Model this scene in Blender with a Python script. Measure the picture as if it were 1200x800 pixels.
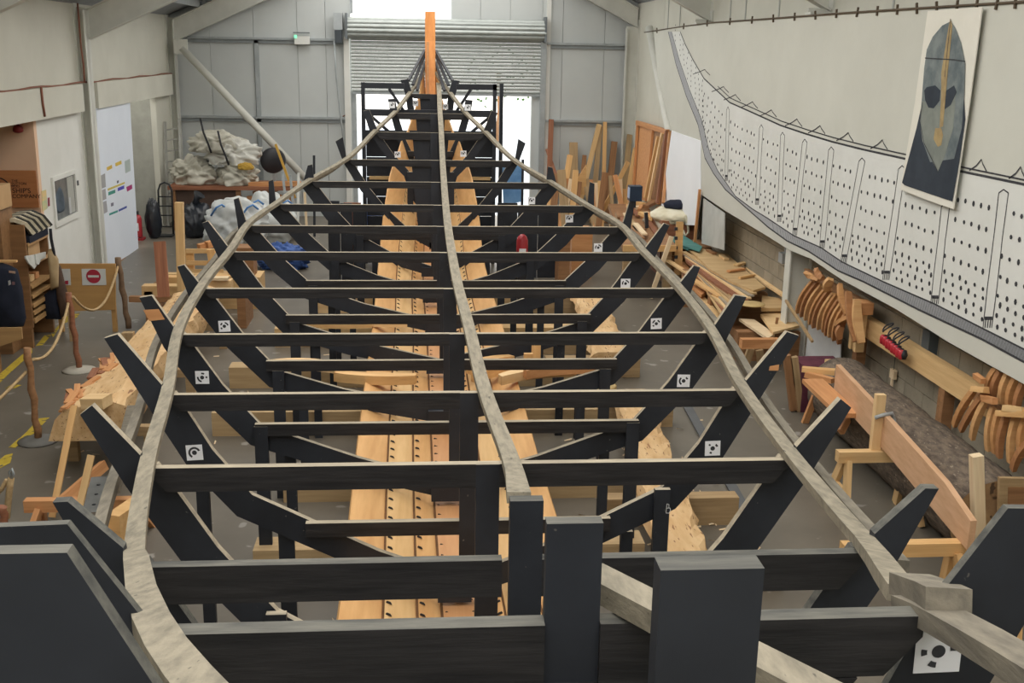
import bpy, bmesh, math, random
from mathutils import Vector, Matrix, noise as mnoise
random.seed(7)
C = bpy.context.scene.collection
SC = bpy.context.scene
PI = math.pi
for o in list(bpy.data.objects): bpy.data.objects.remove(o)

# ------------------------------------------------------------------ camera
EYE = Vector((0.0, 0.0, 4.0))
FPX = 1300.0
PITCH, YAW, ROLL = (math.radians(a) for a in (14.787, 4.81, 0.9957))
_f = Vector((math.sin(YAW)*math.cos(PITCH), math.cos(YAW)*math.cos(PITCH), -math.sin(PITCH)))
_r0 = Vector((math.cos(YAW), -math.sin(YAW), 0)); _u0 = _r0.cross(_f)
_r = _r0*math.cos(ROLL) + _u0*math.sin(ROLL)
_u = _u0*math.cos(ROLL) - _r0*math.sin(ROLL)
cam_d = bpy.data.cameras.new('camera'); cam = bpy.data.objects.new('camera', cam_d); C.objects.link(cam)
cam_d.sensor_width = 36.0; cam_d.lens = 36.0*FPX/1200.0; cam_d.clip_start = 0.05; cam_d.clip_end = 300
cam.matrix_world = Matrix(((_r.x, _u.x, -_f.x, EYE.x), (_r.y, _u.y, -_f.y, EYE.y), (_r.z, _u.z, -_f.z, EYE.z), (0, 0, 0, 1)))
SC.camera = cam

# ------------------------------------------------------------------ daylight (the shed is lit through its open roof lights and the door)
W = bpy.data.worlds.new('sky'); SC.world = W; W.use_nodes = True
bgn = W.node_tree.nodes['Background']; bgn.inputs[0].default_value = (1.0, 0.975, 0.925, 1); bgn.inputs[1].default_value = 2.7
SC.view_settings.view_transform = 'Standard'; SC.view_settings.look = 'None'
SC.view_settings.gamma = 1.0; SC.view_settings.use_curve_mapping = False
SC.view_settings.exposure = 0.0

# ------------------------------------------------------------------ image pixels: camera sight lines through them, cut with a given plane
def sight(x, y): return _r*((x-600)/FPX) + _u*(-(y-400)/FPX) + _f
def on_x(x, y, X): d = sight(x, y); return EYE + d*(X/d.x)
def on_y(x, y, Y): d = sight(x, y); return EYE + d*(Y/d.y)
def on_z(x, y, Z=0.0): d = sight(x, y); return EYE + d*((Z-EYE.z)/d.z)

# ------------------------------------------------------------------ materials
def node(nt, t, **kw):
    n = nt.nodes.new(t)
    for k, v in kw.items():
        if k.startswith('i_'): n.inputs[int(k[2:])].default_value = v
        else: setattr(n, k, v)
    return n
MATS = {}
def mat(name, col, col2=None, rough=.7, scale=3.0, stretch=(1, 1, 1), lo=.35, hi=.65, detail=5.0, bump=0.0, spec=.3, metal=0.0, fleck=None, fleck_scale=60, fleck_at=.66):
    if name in MATS: return MATS[name]
    m = bpy.data.materials.new(name); m.use_nodes = True; nt = m.node_tree
    b = nt.nodes['Principled BSDF']; b.inputs['Roughness'].default_value = rough; b.inputs['Metallic'].default_value = metal
    b.inputs['Specular IOR Level'].default_value = spec
    MATS[name] = m
    if col2 is None:
        col2 = tuple(c*.82 for c in col)
    tc = node(nt, 'ShaderNodeTexCoord'); mp = node(nt, 'ShaderNodeMapping'); nt.links.new(tc.outputs['Object'], mp.inputs[0])
    oi = node(nt, 'ShaderNodeObjectInfo')
    ad = node(nt, 'ShaderNodeVectorMath', operation='SCALE'); nt.links.new(oi.outputs['Random'], ad.inputs['Scale']); ad.inputs[0].default_value = (37, 19, 53)
    nt.links.new(ad.outputs[0], mp.inputs[1])
    mp.inputs[3].default_value = stretch
    nz = node(nt, 'ShaderNodeTexNoise'); nz.inputs['Scale'].default_value = scale; nz.inputs['Detail'].default_value = detail; nz.inputs['Roughness'].default_value = .6
    nt.links.new(mp.outputs[0], nz.inputs[0])
    cr = node(nt, 'ShaderNodeValToRGB'); cr.color_ramp.elements[0].position = lo; cr.color_ramp.elements[1].position = hi
    cr.color_ramp.elements[0].color = (*col2, 1); cr.color_ramp.elements[1].color = (*col, 1)
    nt.links.new(nz.outputs[0], cr.inputs[0]); out = cr.outputs[0]
    if fleck:
        n2 = node(nt, 'ShaderNodeTexNoise'); n2.inputs['Scale'].default_value = fleck_scale; n2.inputs['Detail'].default_value = 2
        nt.links.new(mp.outputs[0], n2.inputs[0])
        c2 = node(nt, 'ShaderNodeValToRGB'); c2.color_ramp.elements[0].position = fleck_at; c2.color_ramp.elements[1].position = fleck_at+.04
        nt.links.new(n2.outputs[0], c2.inputs[0])
        mx = node(nt, 'ShaderNodeMixRGB'); nt.links.new(c2.outputs[0], mx.inputs[0]); nt.links.new(out, mx.inputs[1]); mx.inputs[2].default_value = (*fleck, 1); out = mx.outputs[0]
    nt.links.new(out, b.inputs['Base Color'])
    if bump:
        bp = node(nt, 'ShaderNodeBump'); bp.inputs['Strength'].default_value = bump; bp.inputs['Distance'].default_value = .02
        nt.links.new(nz.outputs[0], bp.inputs['Height']); nt.links.new(bp.outputs[0], b.inputs['Normal'])
    return m
ORD_ = None
def wood(name, col, dark, rough=.65, s=1.0, bump=.15, lo=.3, hi=.7):
    return mat(name, col, dark, rough, 6*s, (.35, 5, 5), lo, hi, 6, bump, .25)
def emis(name, col, st):
    if name in MATS: return MATS[name]
    m = bpy.data.materials.new(name); m.use_nodes = True; nt = m.node_tree
    b = nt.nodes['Principled BSDF']; b.inputs['Base Color'].default_value = (*col, 1); b.inputs['Emission Color'].default_value = (*col, 1); b.inputs['Emission Strength'].default_value = st
    MATS[name] = m; return m

BLACK = mat('black_stain', (.027, .031, .040), (.015, .017, .022), .5, 2.2, (1, 1, 1), bump=.08, spec=.35, fleck=(.12, .11, .10), fleck_scale=38, fleck_at=.735)
BLACKX = mat('black_stained_board', (.030, .0285, .0295), (.013, .013, .0145), .5, 5, (.5, 6, 6), bump=.2, spec=.35)
EDGE = mat('bare_board_edge', (.42, .36, .26), (.26, .225, .17), .75, 6, (.6, 5, 5), bump=.1)
EDGEG = mat('grey_worn_edge', (.135, .13, .11), (.06, .06, .055), .75, 7, (.6, 4, 4), bump=.15)
LATH = mat('weathered_lath', (.285, .25, .185), (.165, .147, .11), .75, 5, (6, 1.2, 6), .32, .62, bump=.3, fleck=(.10, .09, .07), fleck_scale=9, fleck_at=.70)
LATHG = mat('grey_lath', (.215, .19, .145), (.135, .12, .095), .8, 6, (5, 1, 5), bump=.2)
OAK = wood('fresh_oak', (.74, .47, .21), (.60, .345, .14), .6, .6)
OAKP = wood('pale_oak', (.80, .58, .32), (.68, .45, .22), .6, .6)
OAKR = wood('reddish_oak', (.66, .34, .15), (.50, .225, .09), .55, .7)
PINE = wood('pine', (.72, .50, .25), (.58, .37, .17), .6, .8)
PINEG = wood('aged_pine', (.46, .32, .17), (.31, .21, .11), .7, .8)
PALE = wood('pale_sapwood', (.83, .68, .46), (.70, .52, .32), .65, .7)
BROWN = wood('brown_timber', (.36, .19, .09), (.22, .11, .05), .6, .8)
REDW = wood('red_brown_timber', (.33, .14, .075), (.22, .09, .05), .6, .8)
GREYW = wood('grey_timber', (.40, .34, .26), (.27, .225, .17), .8, .8)
WHITEP = mat('white_paint', (.74, .74, .70), (.68, .68, .635), .6, 1.2)
CREAM = mat('cream_wall', (.62, .61, .53), (.56, .55, .475), .7, .8)
PANEL = mat('grey_cladding', (.55, .575, .565), (.50, .525, .52), .55, .6)
STEEL = mat('galvanised_steel', (.42, .45, .46), (.34, .37, .38), .45, 6, metal=.35)
WSTEEL = mat('white_steel', (.66, .66, .60), (.58, .58, .525), .5, 2)
INK = mat('ink', (.035, .037, .042), (.06, .06, .065), .9, 20)
PAPER = mat('paper', (.86, .87, .90), (.82, .83, .86), .7, 6)

# ------------------------------------------------------------------ builders
def link(name, me, m=None, parent=None, label=None, cat=None, group=None, kind=None):
    o = bpy.data.objects.new(name, me); C.objects.link(o)
    if m is not None:
        for mm in (m if isinstance(m, (list, tuple)) else [m]): me.materials.append(mm)
    if parent is not None: attach(o, parent)
    tag(o, label, cat, group, kind)
    return o
def worldloc(o):
    v = Vector(o.location)
    while o.parent: break
    return o.matrix_basis.copy() if not o.parent else worldmat(o)
def worldmat(o):
    if o.parent: return worldmat(o.parent) @ o.matrix_parent_inverse @ o.matrix_basis
    return o.matrix_basis.copy()
def attach(o, parent):
    o.parent = parent; o.matrix_parent_inverse = worldmat(parent).inverted()
def tag(o, label=None, cat=None, group=None, kind=None):
    if label: o['label'] = label
    if cat: o['category'] = cat
    if group: o['group'] = group
    if kind: o['kind'] = kind
    return o
def empty(name, loc, label=None, cat=None, group=None, kind=None):
    o = bpy.data.objects.new(name, None); C.objects.link(o); o.location = loc; o.empty_display_size = .1
    return tag(o, label, cat, group, kind)
def mesh(name, verts, faces, smooth=False):
    me = bpy.data.meshes.new(name); me.from_pydata([tuple(v) for v in verts], [], faces); me.update()
    if smooth:
        for p in me.polygons: p.use_smooth = True
    return me
BOXF = [(0, 3, 2, 1), (4, 5, 6, 7), (0, 1, 5, 4), (1, 2, 6, 5), (2, 3, 7, 6), (3, 0, 4, 7)]
def boxmesh(name, sx, sy, sz):
    x, y, z = sx/2, sy/2, sz/2
    return mesh(name, [(-x, -y, -z), (x, -y, -z), (x, y, -z), (-x, y, -z), (-x, -y, z), (x, -y, z), (x, y, z), (-x, y, z)], BOXF)
def box(name, lo, hi, m, parent=None, **kw):
    lo, hi = Vector(lo), Vector(hi); c = (lo+hi)/2; d = hi-lo
    o = link(name, boxmesh(name, d.x, d.y, d.z), m); o.location = c
    if parent is not None: attach(o, parent)
    return tag(o, **kw)
def basis(p0, p1, up=(0, 0, 1)):
    x = (Vector(p1)-Vector(p0)); L = x.length; x = x/L; up = Vector(up)
    y = up.cross(x)
    if y.length < 1e-4: y = Vector((0, 1, 0)).cross(x)
    if y.length < 1e-4: y = Vector((1, 0, 0)).cross(x)
    y.normalize(); z = x.cross(y)
    return L, Matrix((x, y, z)).transposed().to_4x4()
def board(name, p0, p1, w, t, m, parent=None, up=(0, 0, 1), rough=0.0, **kw):
    """timber from p0 to p1: local x along it, w across, t along 'up'"""
    L, B = basis(p0, p1, up)
    me = boxmesh(name, L, w, t)
    if rough:
        for v in me.vertices: v.co += Vector((random.uniform(-1, 1)*rough*.5, random.uniform(-1, 1)*rough, random.uniform(-1, 1)*rough*.5))
    o = link(name, me, m); o.matrix_basis = Matrix.Translation((Vector(p0)+Vector(p1))/2) @ B
    if parent is not None: attach(o, parent)
    return tag(o, **kw)
def shape(name, pts, off, m, parent=None, edge=None, edge_nz=.25, **kw):
    """flat plate: outline pts (3-D, planar) given thickness by the vector off"""
    n = len(pts); pts = [Vector(p) for p in pts]; off = Vector(off); c = sum(pts, Vector())/n
    v = [p-c for p in pts] + [p-c+off for p in pts]
    f = [tuple(range(n)), tuple(range(2*n-1, n-1, -1))] + [(i, i+n, (i+1) % n+n, (i+1) % n) for i in range(n)]
    me = mesh(name, v, f)
    bm = bmesh.new(); bm.from_mesh(me); bmesh.ops.recalc_face_normals(bm, faces=bm.faces); bm.to_mesh(me); bm.free()
    ml = [m]
    if edge: 
        ml = [m, edge]
        for p in me.polygons:
            if p.index > 1 and p.normal.z > edge_nz: p.material_index = 1
    o = link(name, me, ml); o.location = c
    if parent is not None: attach(o, parent)
    return tag(o, **kw)
def sweep(name, pts, w, t, m, parent=None, ups=None, cap=True, **kw):
    """rectangular lath bent through pts"""
    pts = [Vector(p) for p in pts]; n = len(pts); c = sum(pts, Vector())/n
    vs, fs = [], []
    for i, p in enumerate(pts):
        d = (pts[min(i+1, n-1)]-pts[max(i-1, 0)]).normalized()
        up = Vector(ups[i]) if ups else Vector((0, 0, 1))
        s = d.cross(up).normalized(); u = s.cross(d)
        ww = w[i] if isinstance(w, (list, tuple)) else w
        tt = t[i] if isinstance(t, (list, tuple)) else t
        for a, b in ((-1, -1), (1, -1), (1, 1), (-1, 1)): vs.append(p-c+s*(a*ww/2)+u*(b*tt/2))
    for i in range(n-1):
        for k in range(4):
            a = i*4+k; b = i*4+(k+1) % 4; fs.append((a, b, b+4, a+4))
    fs += [(3, 2, 1, 0), tuple(4*(n-1)+k for k in range(4))]
    o = link(name, mesh(name, vs, fs), m); o.location = c
    if parent is not None: attach(o, parent)
    return tag(o, **kw)
def tubemesh(name, pts, r, seg=8, c=Vector()):
    pts = [Vector(p) for p in pts]; n = len(pts); vs, fs = [], []
    pu = None
    for i, p in enumerate(pts):
        d = (pts[min(i+1, n-1)]-pts[max(i-1, 0)]).normalized()
        if pu is None: pu = d.orthogonal().normalized()
        s = d.cross(pu).normalized(); pu = s.cross(d).normalized()
        rr = r[i] if isinstance(r, (list, tuple)) else r
        for k in range(seg):
            a = 2*PI*k/seg; vs.append(p-c+s*(math.cos(a)*rr)+pu*(math.sin(a)*rr))
    for i in range(n-1):
        for k in range(seg):
            a = i*seg+k; b = i*seg+(k+1) % seg; fs.append((a, b, b+seg, a+seg))
    fs += [tuple(range(seg-1, -1, -1)), tuple((n-1)*seg+k for k in range(seg))]
    me = mesh(name, vs, fs)
    for p in me.polygons[:-2]: p.use_smooth = True
    return me
def tube(name, pts, r, m, parent=None, seg=8, **kw):
    c = sum((Vector(p) for p in pts), Vector())/len(pts)
    o = link(name, tubemesh(name, pts, r, seg, c), m); o.location = c
    if parent is not None: attach(o, parent)
    return tag(o, **kw)
def lathe(name, loc, prof, m, parent=None, seg=20, **kw):
    vs, fs = [], []; n = len(prof)
    for r, z in prof:
        for k in range(seg): a = 2*PI*k/seg; vs.append((r*math.cos(a), r*math.sin(a), z))
    for i in range(n-1):
        for k in range(seg):
            a = i*seg+k; b = i*seg+(k+1) % seg; fs.append((a, b, b+seg, a+seg))
    fs += [tuple(range(seg-1, -1, -1)), tuple((n-1)*seg+k for k in range(seg))]
    o = link(name, mesh(name, vs, fs, True), m); o.location = loc
    if parent is not None: attach(o, parent)
    return tag(o, **kw)
def lerp(a, b, t): return a+(b-a)*t
def interp(tab, x):
    if x <= tab[0][0]: 
        (x0, y0), (x1, y1) = tab[0], tab[1]; return y0+(y1-y0)*(x-x0)/(x1-x0)
    for (x0, y0), (x1, y1) in zip(tab, tab[1:]):
        if x <= x1: return y0+(y1-y0)*(x-x0)/(x1-x0)
    return tab[-1][1]
def smooth(tab, x):
    """Catmull-Rom through (x,y) table"""
    n = len(tab)
    if x <= tab[0][0] or x >= tab[-1][0]: return interp(tab, x)
    for i in range(n-1):
        if x <= tab[i+1][0]: break
    x1, y1 = tab[i]; x2, y2 = tab[i+1]
    m1 = (y2-tab[i-1][1])/(x2-tab[i-1][0]) if i > 0 else (y2-y1)/(x2-x1)
    m2 = (tab[i+2][1]-y1)/(tab[i+2][0]-x1) if i+2 < n else (y2-y1)/(x2-x1)
    h = x2-x1; t = (x-x1)/h
    return (2*t**3-3*t**2+1)*y1+(t**3-2*t**2+t)*h*m1+(-2*t**3+3*t**2)*y2+(t**3-t**2)*h*m2
# ================================================================== THE SHED
XL, XR, YF, YB = -5.75, 5.12, 27.0, 0.6
FLOORM = mat('concrete_floor', (.170, .150, .120), (.118, .104, .083), .38, 1.1, (1, 1, 1), .3, .7, 8, .05, .4, fleck=(.30, .28, .25), fleck_scale=5, fleck_at=.68)
floor = box('floor', (XL-4, -2.7, -.2), (XR+.3, YF+.3, 0), FLOORM, kind='structure')
# yard outside the roller door
YARD = mat('yard_concrete', (.62, .68, .74), (.55, .62, .70), .8, 2)
box('ground', (-14, YF+.3, -.25), (16, 60, -.02), YARD, kind='structure')
# far gable wall: cladding sheets either side of the door and above it
wf = empty('wall_far', (0, YF, 0), kind='structure')
DL, DR, DT = -1.62, 2.86, 4.25
def roofz(x): return 4.55+.45*(x-XL) if x < .3 else 4.55+.45*(.3-XL)+ .06-.52*(x-.3)+.12
def gable_panel(x0, x1, z0):
    xs = [x0+.004, x1-.004]
    xs = xs[:1]+([.3] if xs[0] < .3 < xs[1] else [])+xs[1:]
    pts = [(xs[0], YF, z0)]+[(xs[-1], YF, z0)]+[(x, YF, roofz(x)+.3) for x in reversed(xs)]
    shape('panel', pts, (0, .1, 0), PANEL, wf)
for a, b in ((XL-.1, -4.85), (-4.85, -3.85), (-3.85, -2.85), (-2.85, -2.2), (-2.2, DL)): gable_panel(a, b, 0)
for a, b in ((DR, 3.35), (3.35, 4.35), (4.35, XR+.15)): gable_panel(a, b, 0)
for a, b in ((.72, 1.4), (1.4, 2.1), (2.1, DR)): gable_panel(a, b, DT)
for a, b, z0 in ((XL-.1, DL, 0), (DR, XR+.15, 0)): box('backing', (a, YF+.1, z0), (b, YF+.14, 7.2), PANEL, wf)
box('backing', (.7, YF+.1, DT), (DR, YF+.14, 7.2), PANEL, wf)
# bright translucent daylight sheet above the door
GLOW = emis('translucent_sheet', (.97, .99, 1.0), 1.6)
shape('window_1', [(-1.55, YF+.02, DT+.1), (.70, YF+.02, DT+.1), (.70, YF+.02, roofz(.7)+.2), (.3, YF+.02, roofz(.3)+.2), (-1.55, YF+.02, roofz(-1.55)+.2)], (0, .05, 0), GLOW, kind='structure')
# rails across the gable
for z in (4.12, 2.33):
    for a, b in ((XL, DL-.06), (DR+.12, XR)):
        box('trim_1', (a, YF-.10, z-.02), (b, YF-.003, z+.03), STEEL, wf)
        box('trim_1', (a, YF-.05, z-.10), (b, YF-.003, z-.02), mat('rail_web', (.30, .33, .34), None, .5), wf)
box('trim_1', (-3.84, YF-.05, .0), (-3.74, YF-.003, 4.1), STEEL, wf)
box('trim_1', (-1.62, YF-.03, 4.72), (-1.56, YF-.003, 6.5), STEEL, wf)
# left wall
wl = empty('wall_left', (XL, 14, 0), kind='structure')
box('wall_panel', (XL-.12, 7.0, 2.85), (XL, 20.0, 5.2), CREAM, wl)
box('wall_panel', (XL-.12, 20.0, 2.85), (XL, 27, 5.2), CREAM, wl)
box('wall_panel', (XL-.12, 17.42, 0), (XL, 20.55, 2.95), WHITEP, wl)
box('wall_panel', (-9.6, -2.5, 0), (-9.5, 17.4, 5.2), CREAM, wl)
box('wall_panel', (XL-.12, -2.5, 2.85), (XL, 7.0, 5.2), CREAM, wl)
box('wall_panel', (XL-.12, 25.2, 0), (XL, 27, 2.95), CREAM, wl)
box('wall_panel', (XL-1.6, 22.7, 0), (XL-1.5, 25.4, 2.95), mat('dim_plaster', (.40, .40, .35), None, .8), wl)
box('wall_panel', (XL-1.5, 22.75, 0), (XL-.1, 22.86, 2.95), CREAM, wl)
box('wall_panel', (XL-1.5, 25.22, 0), (XL-.12, 25.3, 2.95), mat('dim_plaster', (.40, .40, .35), None, .8), wl)
# boxed-in lintel running along the wall with a cable clipped on top
box('trim_2', (XL, 8.0, 2.86), (XL+.13, 19.5, 3.31), CREAM, kind='structure')
box('trim_3', (XL, 20.35, 2.86), (XL+.13, 26.4, 3.31), CREAM, kind='structure')
CABLE = mat('brown_cable', (.26, .10, .06), None, .6)
pt = [(XL+.10, y, 3.325+.012*math.sin(y*3)) for y in [8+i*.5 for i in range(38)]]
cb = tube('alarm_cable', pt, .016, CABLE, seg=6, label='thin brown alarm cable clipped along the top of the left lintel', cat='cable')
tube('cable_drop', [(XL+.145, 17.35, 3.33), (XL+.145, 17.36, 3.1), (XL+.145, 17.4, 2.9)], .018, CABLE, cb, 6)
tube('cable_riser', [(XL+.145, 19.55, 3.33), (XL+.15, 19.56, 3.6), (XL+.15, 19.5, 3.9), (XL+.15, 19.5, 4.6)], .014, CABLE, cb, 6)
# portal frames: columns and rafters
def portal(y, d, nm):
    yy = y
    e = empty('portal_frame', (0, y, 0), label=nm, cat='frame')
    b = .2
    for s, x in ((-1, XL), (1, XR)):
        i = x; dp = .17 if s < 0 else .30; b = .3 if s < 0 else .2; y = yy-.15 if s < 0 and yy < 25 else yy
        box('column_web', (min(i, i-s*dp), y-.012, 0), (max(i, i-s*dp), y+.012, 4.55), WSTEEL, e)
        for dx in (0.0, dp-.02):
            xx = i-s*dx
            box('column_flange', (min(xx, xx-s*.02), y-b/2, 0), (max(xx, xx-s*.02), y+b/2, 4.5 if dx else 4.7), WSTEEL, e)
    y = yy; b = .2
    # rafters
    L0, L1, R0, R1 = (-5.6, 4.03), (.45, 6.78), (5.08, 4.53), (.45, 6.86)
    for (a, c, dep) in ((L0, L1, .48), (R0, R1, .42)):
        for zo in (0, dep):
            board('rafter_flange', (a[0], y, a[1]+zo), (c[0], y, c[1]+zo), b, .022, WSTEEL, e)
        shape('rafter_web', [(a[0], y-.008, a[1]), (c[0], y-.008, c[1]), (c[0], y-.008, c[1]+dep), (a[0], y-.008, a[1]+dep)], (0, .016, 0), WSTEEL, e)
    return e
portal(26.75, .2, 'cream steel portal frame standing against the far gable wall')
portal(20.0, .2, 'cream steel portal frame with its left column beside the poster board')
portal(14.1, .2, 'cream steel portal frame nearest the camera, its column above the canvas')
# right wall: blockwork below, cladding above
wr = empty('wall_right', (XR, 14, 0), kind='structure')
BLOCK = mat('concrete_block', (.36, .31, .23), (.27, .235, .175), .85, 2.2, bump=.2, fleck=(.22, .19, .15), fleck_scale=40, fleck_at=.66)
MORT = mat('mortar', (.44, .41, .33), None, .9, 8)
box('mortar_bed', (XR+.012, 6.5, 0), (XR+.2, 22.3, 2.02), MORT, wr, kind=None)
bl = boxmesh('block', .03, .43, .205); bl.materials.append(BLOCK)
ncol = 0
for r in range(9):
    y = 7.4+(.22 if r % 2 else 0)
    while y < 20.6:
        if r >= 6 and y < 9 : y += .44; continue
        o = bpy.data.objects.new('block', bl); C.objects.link(o); o.location = (XR+.012, y+.22, .115+r*.2155); attach(o, wr); y += .44
box('wall_panel', (XR, 6.5, 1.98), (XR+.1, 20, 5.4), CREAM, wr); box('wall_panel', (XR, -2.6, 0), (XR+.1, 6.5, 5.4), CREAM, wr)
for y0, y1 in ((20, 22.4), (22.4, 24.0), (24.0, 27)): box('wall_panel', (XR, y0+.01, 0 if y0 > 21 else 1.98), (XR+.1, y1-.01, 5.4), CREAM, wr)
for y in (12.2, 16.2, 17.9, 18.8, 22.5, 23.6): box('trim_4', (XR-.012, y-.02, 4.3), (XR, y+.02, 5.2), mat('joint_strip', (.42, .43, .40), None, .6), wr)
# roof: sheeting along the eaves, the middle is open roof light
ROOFM = mat('roof_sheet', (.30, .32, .34), None, .6)
rl = empty('ceiling', (0, 20, 5), kind='structure')
for (xa, xb) in ((XL-.3, -3.2),):
    shape('roof_sheet', [(xa, -2.6, roofz(xa)+.05), (xb, -2.6, roofz(xb)+.05), (xb, 27.1, roofz(xb)+.05), (xa, 27.1, roofz(xa)+.05)], (0, 0, .06), ROOFM, rl)
shape('roof_sheet', [(5.3, -2.6, 4.98), (3.2, -2.6, 4.98+2.1*.5), (3.2, 27.1, 4.98+2.1*.5), (5.3, 27.1, 4.98)], (0, 0, .06), ROOFM, rl)
box('shop_ceiling', (-9.6, -2.5, 2.9), (XL-.12, 17.4, 3.0), CREAM, rl)
for x in (-5.0, -4.1): box('purlin', (x-.03, 8, roofz(x)-.1), (x+.03, 26.9, roofz(x)+.05), STEEL, rl)
# ------------------------------------------------------------------ roller shutter
rd = empty('door_1', (.6, YF, 0), kind='structure')
SLAT = mat('shutter_slat', (.44, .47, .45), (.36, .39, .375), .38, 4, metal=.3, spec=.5)
sv = [(0, -.0375), (-.018, -.022), (-.028, 0), (-.018, .022), (0, .0375)]
n = len(sv); hw = (DR-DL)/2-.005
sm = mesh('slat', [(-hw, y, z) for y, z in sv]+[(hw, y, z) for y, z in sv], [(i, i+1, n+i+1, n+i) for i in range(n-1)], True); sm.materials.append(SLAT)
z = 2.99
while z < 4.22:
    o = bpy.data.objects.new('slat', sm); C.objects.link(o); o.location = ((DL+DR)/2, YF-.08, z); attach(o, rd); z += .078
box('bottom_rail', (DL+.03, YF-.11, 2.90), (DR-.03, YF-.05, 2.955), STEEL, rd)
SM2 = []
for i, (yy, zz, r) in enumerate(((-.20, 4.60, .04), (-.30, 4.53, .04), (-.36, 4.44, .04), (-.37, 4.34, .04), (-.30, 4.25, .04), (-.18, 4.20, .04))):
    o = bpy.data.objects.new('slat', sm); C.objects.link(o); o.location = ((DL+DR)/2, YF+yy, zz); o.rotation_euler = ((-.9+.38*i), 0, 0); o.scale = (1.03, 1.4, 1.35); attach(o, rd)
tube('drum', [(DL-.02, YF-.18, 4.41), (DR+.02, YF-.18, 4.41)], .17, SLAT, rd, 16)
for x in (DL-.1, DR+.02): box('end_plate', (x, YF-.40, 4.15), (x+.05, YF-.0, 4.72), mat('dark_steel', (.16, .18, .19), None, .5), rd)
for x0, x1 in ((DL-.16, DL-.03), (DR-.03, DR+.10)):
    box('guide_rail', (x0, YF-.14, 0), (x1, YF-.0, 4.2), STEEL if x0 > 0 else WHITEP, rd)
box('guide_rail', (DR+.10, YF-.06, 0), (DR+.2, YF, 6.4), WHITEP, rd)
box('jamb', (DR-.22, YF+.0, 0), (DR-.02, YF+.25, 2.95), PANEL, rd)
box('jamb', (DL, YF+.0, 0), (DL+.10, YF+.25, 2.95), STEEL, rd)
mo = empty('shutter_motor', (-1.95, 26.8, 4.2), label='grey shutter motor with hanging chain left of the roller door', cat='motor')
box('gearbox', (-1.98, 26.62, 4.35), (-1.78, 26.9, 4.72), mat('motor_grey', (.42, .45, .46), None, .5), mo)
box('motor_unit', (-1.96, 26.60, 4.06), (-1.80, 26.85, 4.34), mat('motor_dark', (.06, .07, .08), None, .5), mo)
tube('chain', [(-1.98, 26.7, 4.1), (-1.96, 26.72, 3.4), (-1.90, 26.75, 2.6), (-1.86, 26.75, 2.2), (-1.78, 26.75, 1.3)], .018, STEEL, mo, 6)
tube('red_cable', [(-1.84, 26.92, 2.38), (-1.72, 26.92, 2.45), (-1.70, 26.92, 2.6)], .012, CABLE, mo, 6)
# exit light on the gable
ex = empty('emergency_light', (-2.7, 26.9, 4.05), label='small white emergency light box with green lamp on the gable rail', cat='light')
p0, p1 = on_y(345, 42, 26.86), on_y(363, 52, 26.86)
box('housing', (p0.x, 26.82, p1.z), (p1.x, 26.92, p0.z), WHITEP, ex)
box('bracket', (p0.x-.02, 26.78, p0.z+.06), (p1.x, 26.90, p0.z+.085), mat('dark_steel', (.16, .18, .19), None, .5), ex)
box('green_lamp', (p0.x+.0, 26.80, p0.z-.05), (p0.x+.06, 26.825, p0.z+.02), emis('green_lamp', (.25, .95, .55), .8), ex)
# braces
tb = tube('wind_brace', [(-5.38, 26.45, 3.88), (-2.5, 26.45, .75)], .085, WSTEEL, seg=14, label='round cream steel brace slanting down from the left corner of the gable', cat='brace')
box('gusset', (-5.55, 26.40, 3.75), (-5.25, 26.5, 4.08), WSTEEL, tb)
tb = tube('wind_brace', [on_x(761, 33, 5.0), on_x(761, 33, 5.0)+(on_x(785, 158, 5.0)-on_x(761, 33, 5.0))*2.1], .085, WSTEEL, seg=14, label='round cream steel brace slanting down the right wall beside the canvas', cat='brace')
# ================================================================== THE SHIP
def FY(k): return 3.6+1.5*k if k > -2 else 1.12
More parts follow.
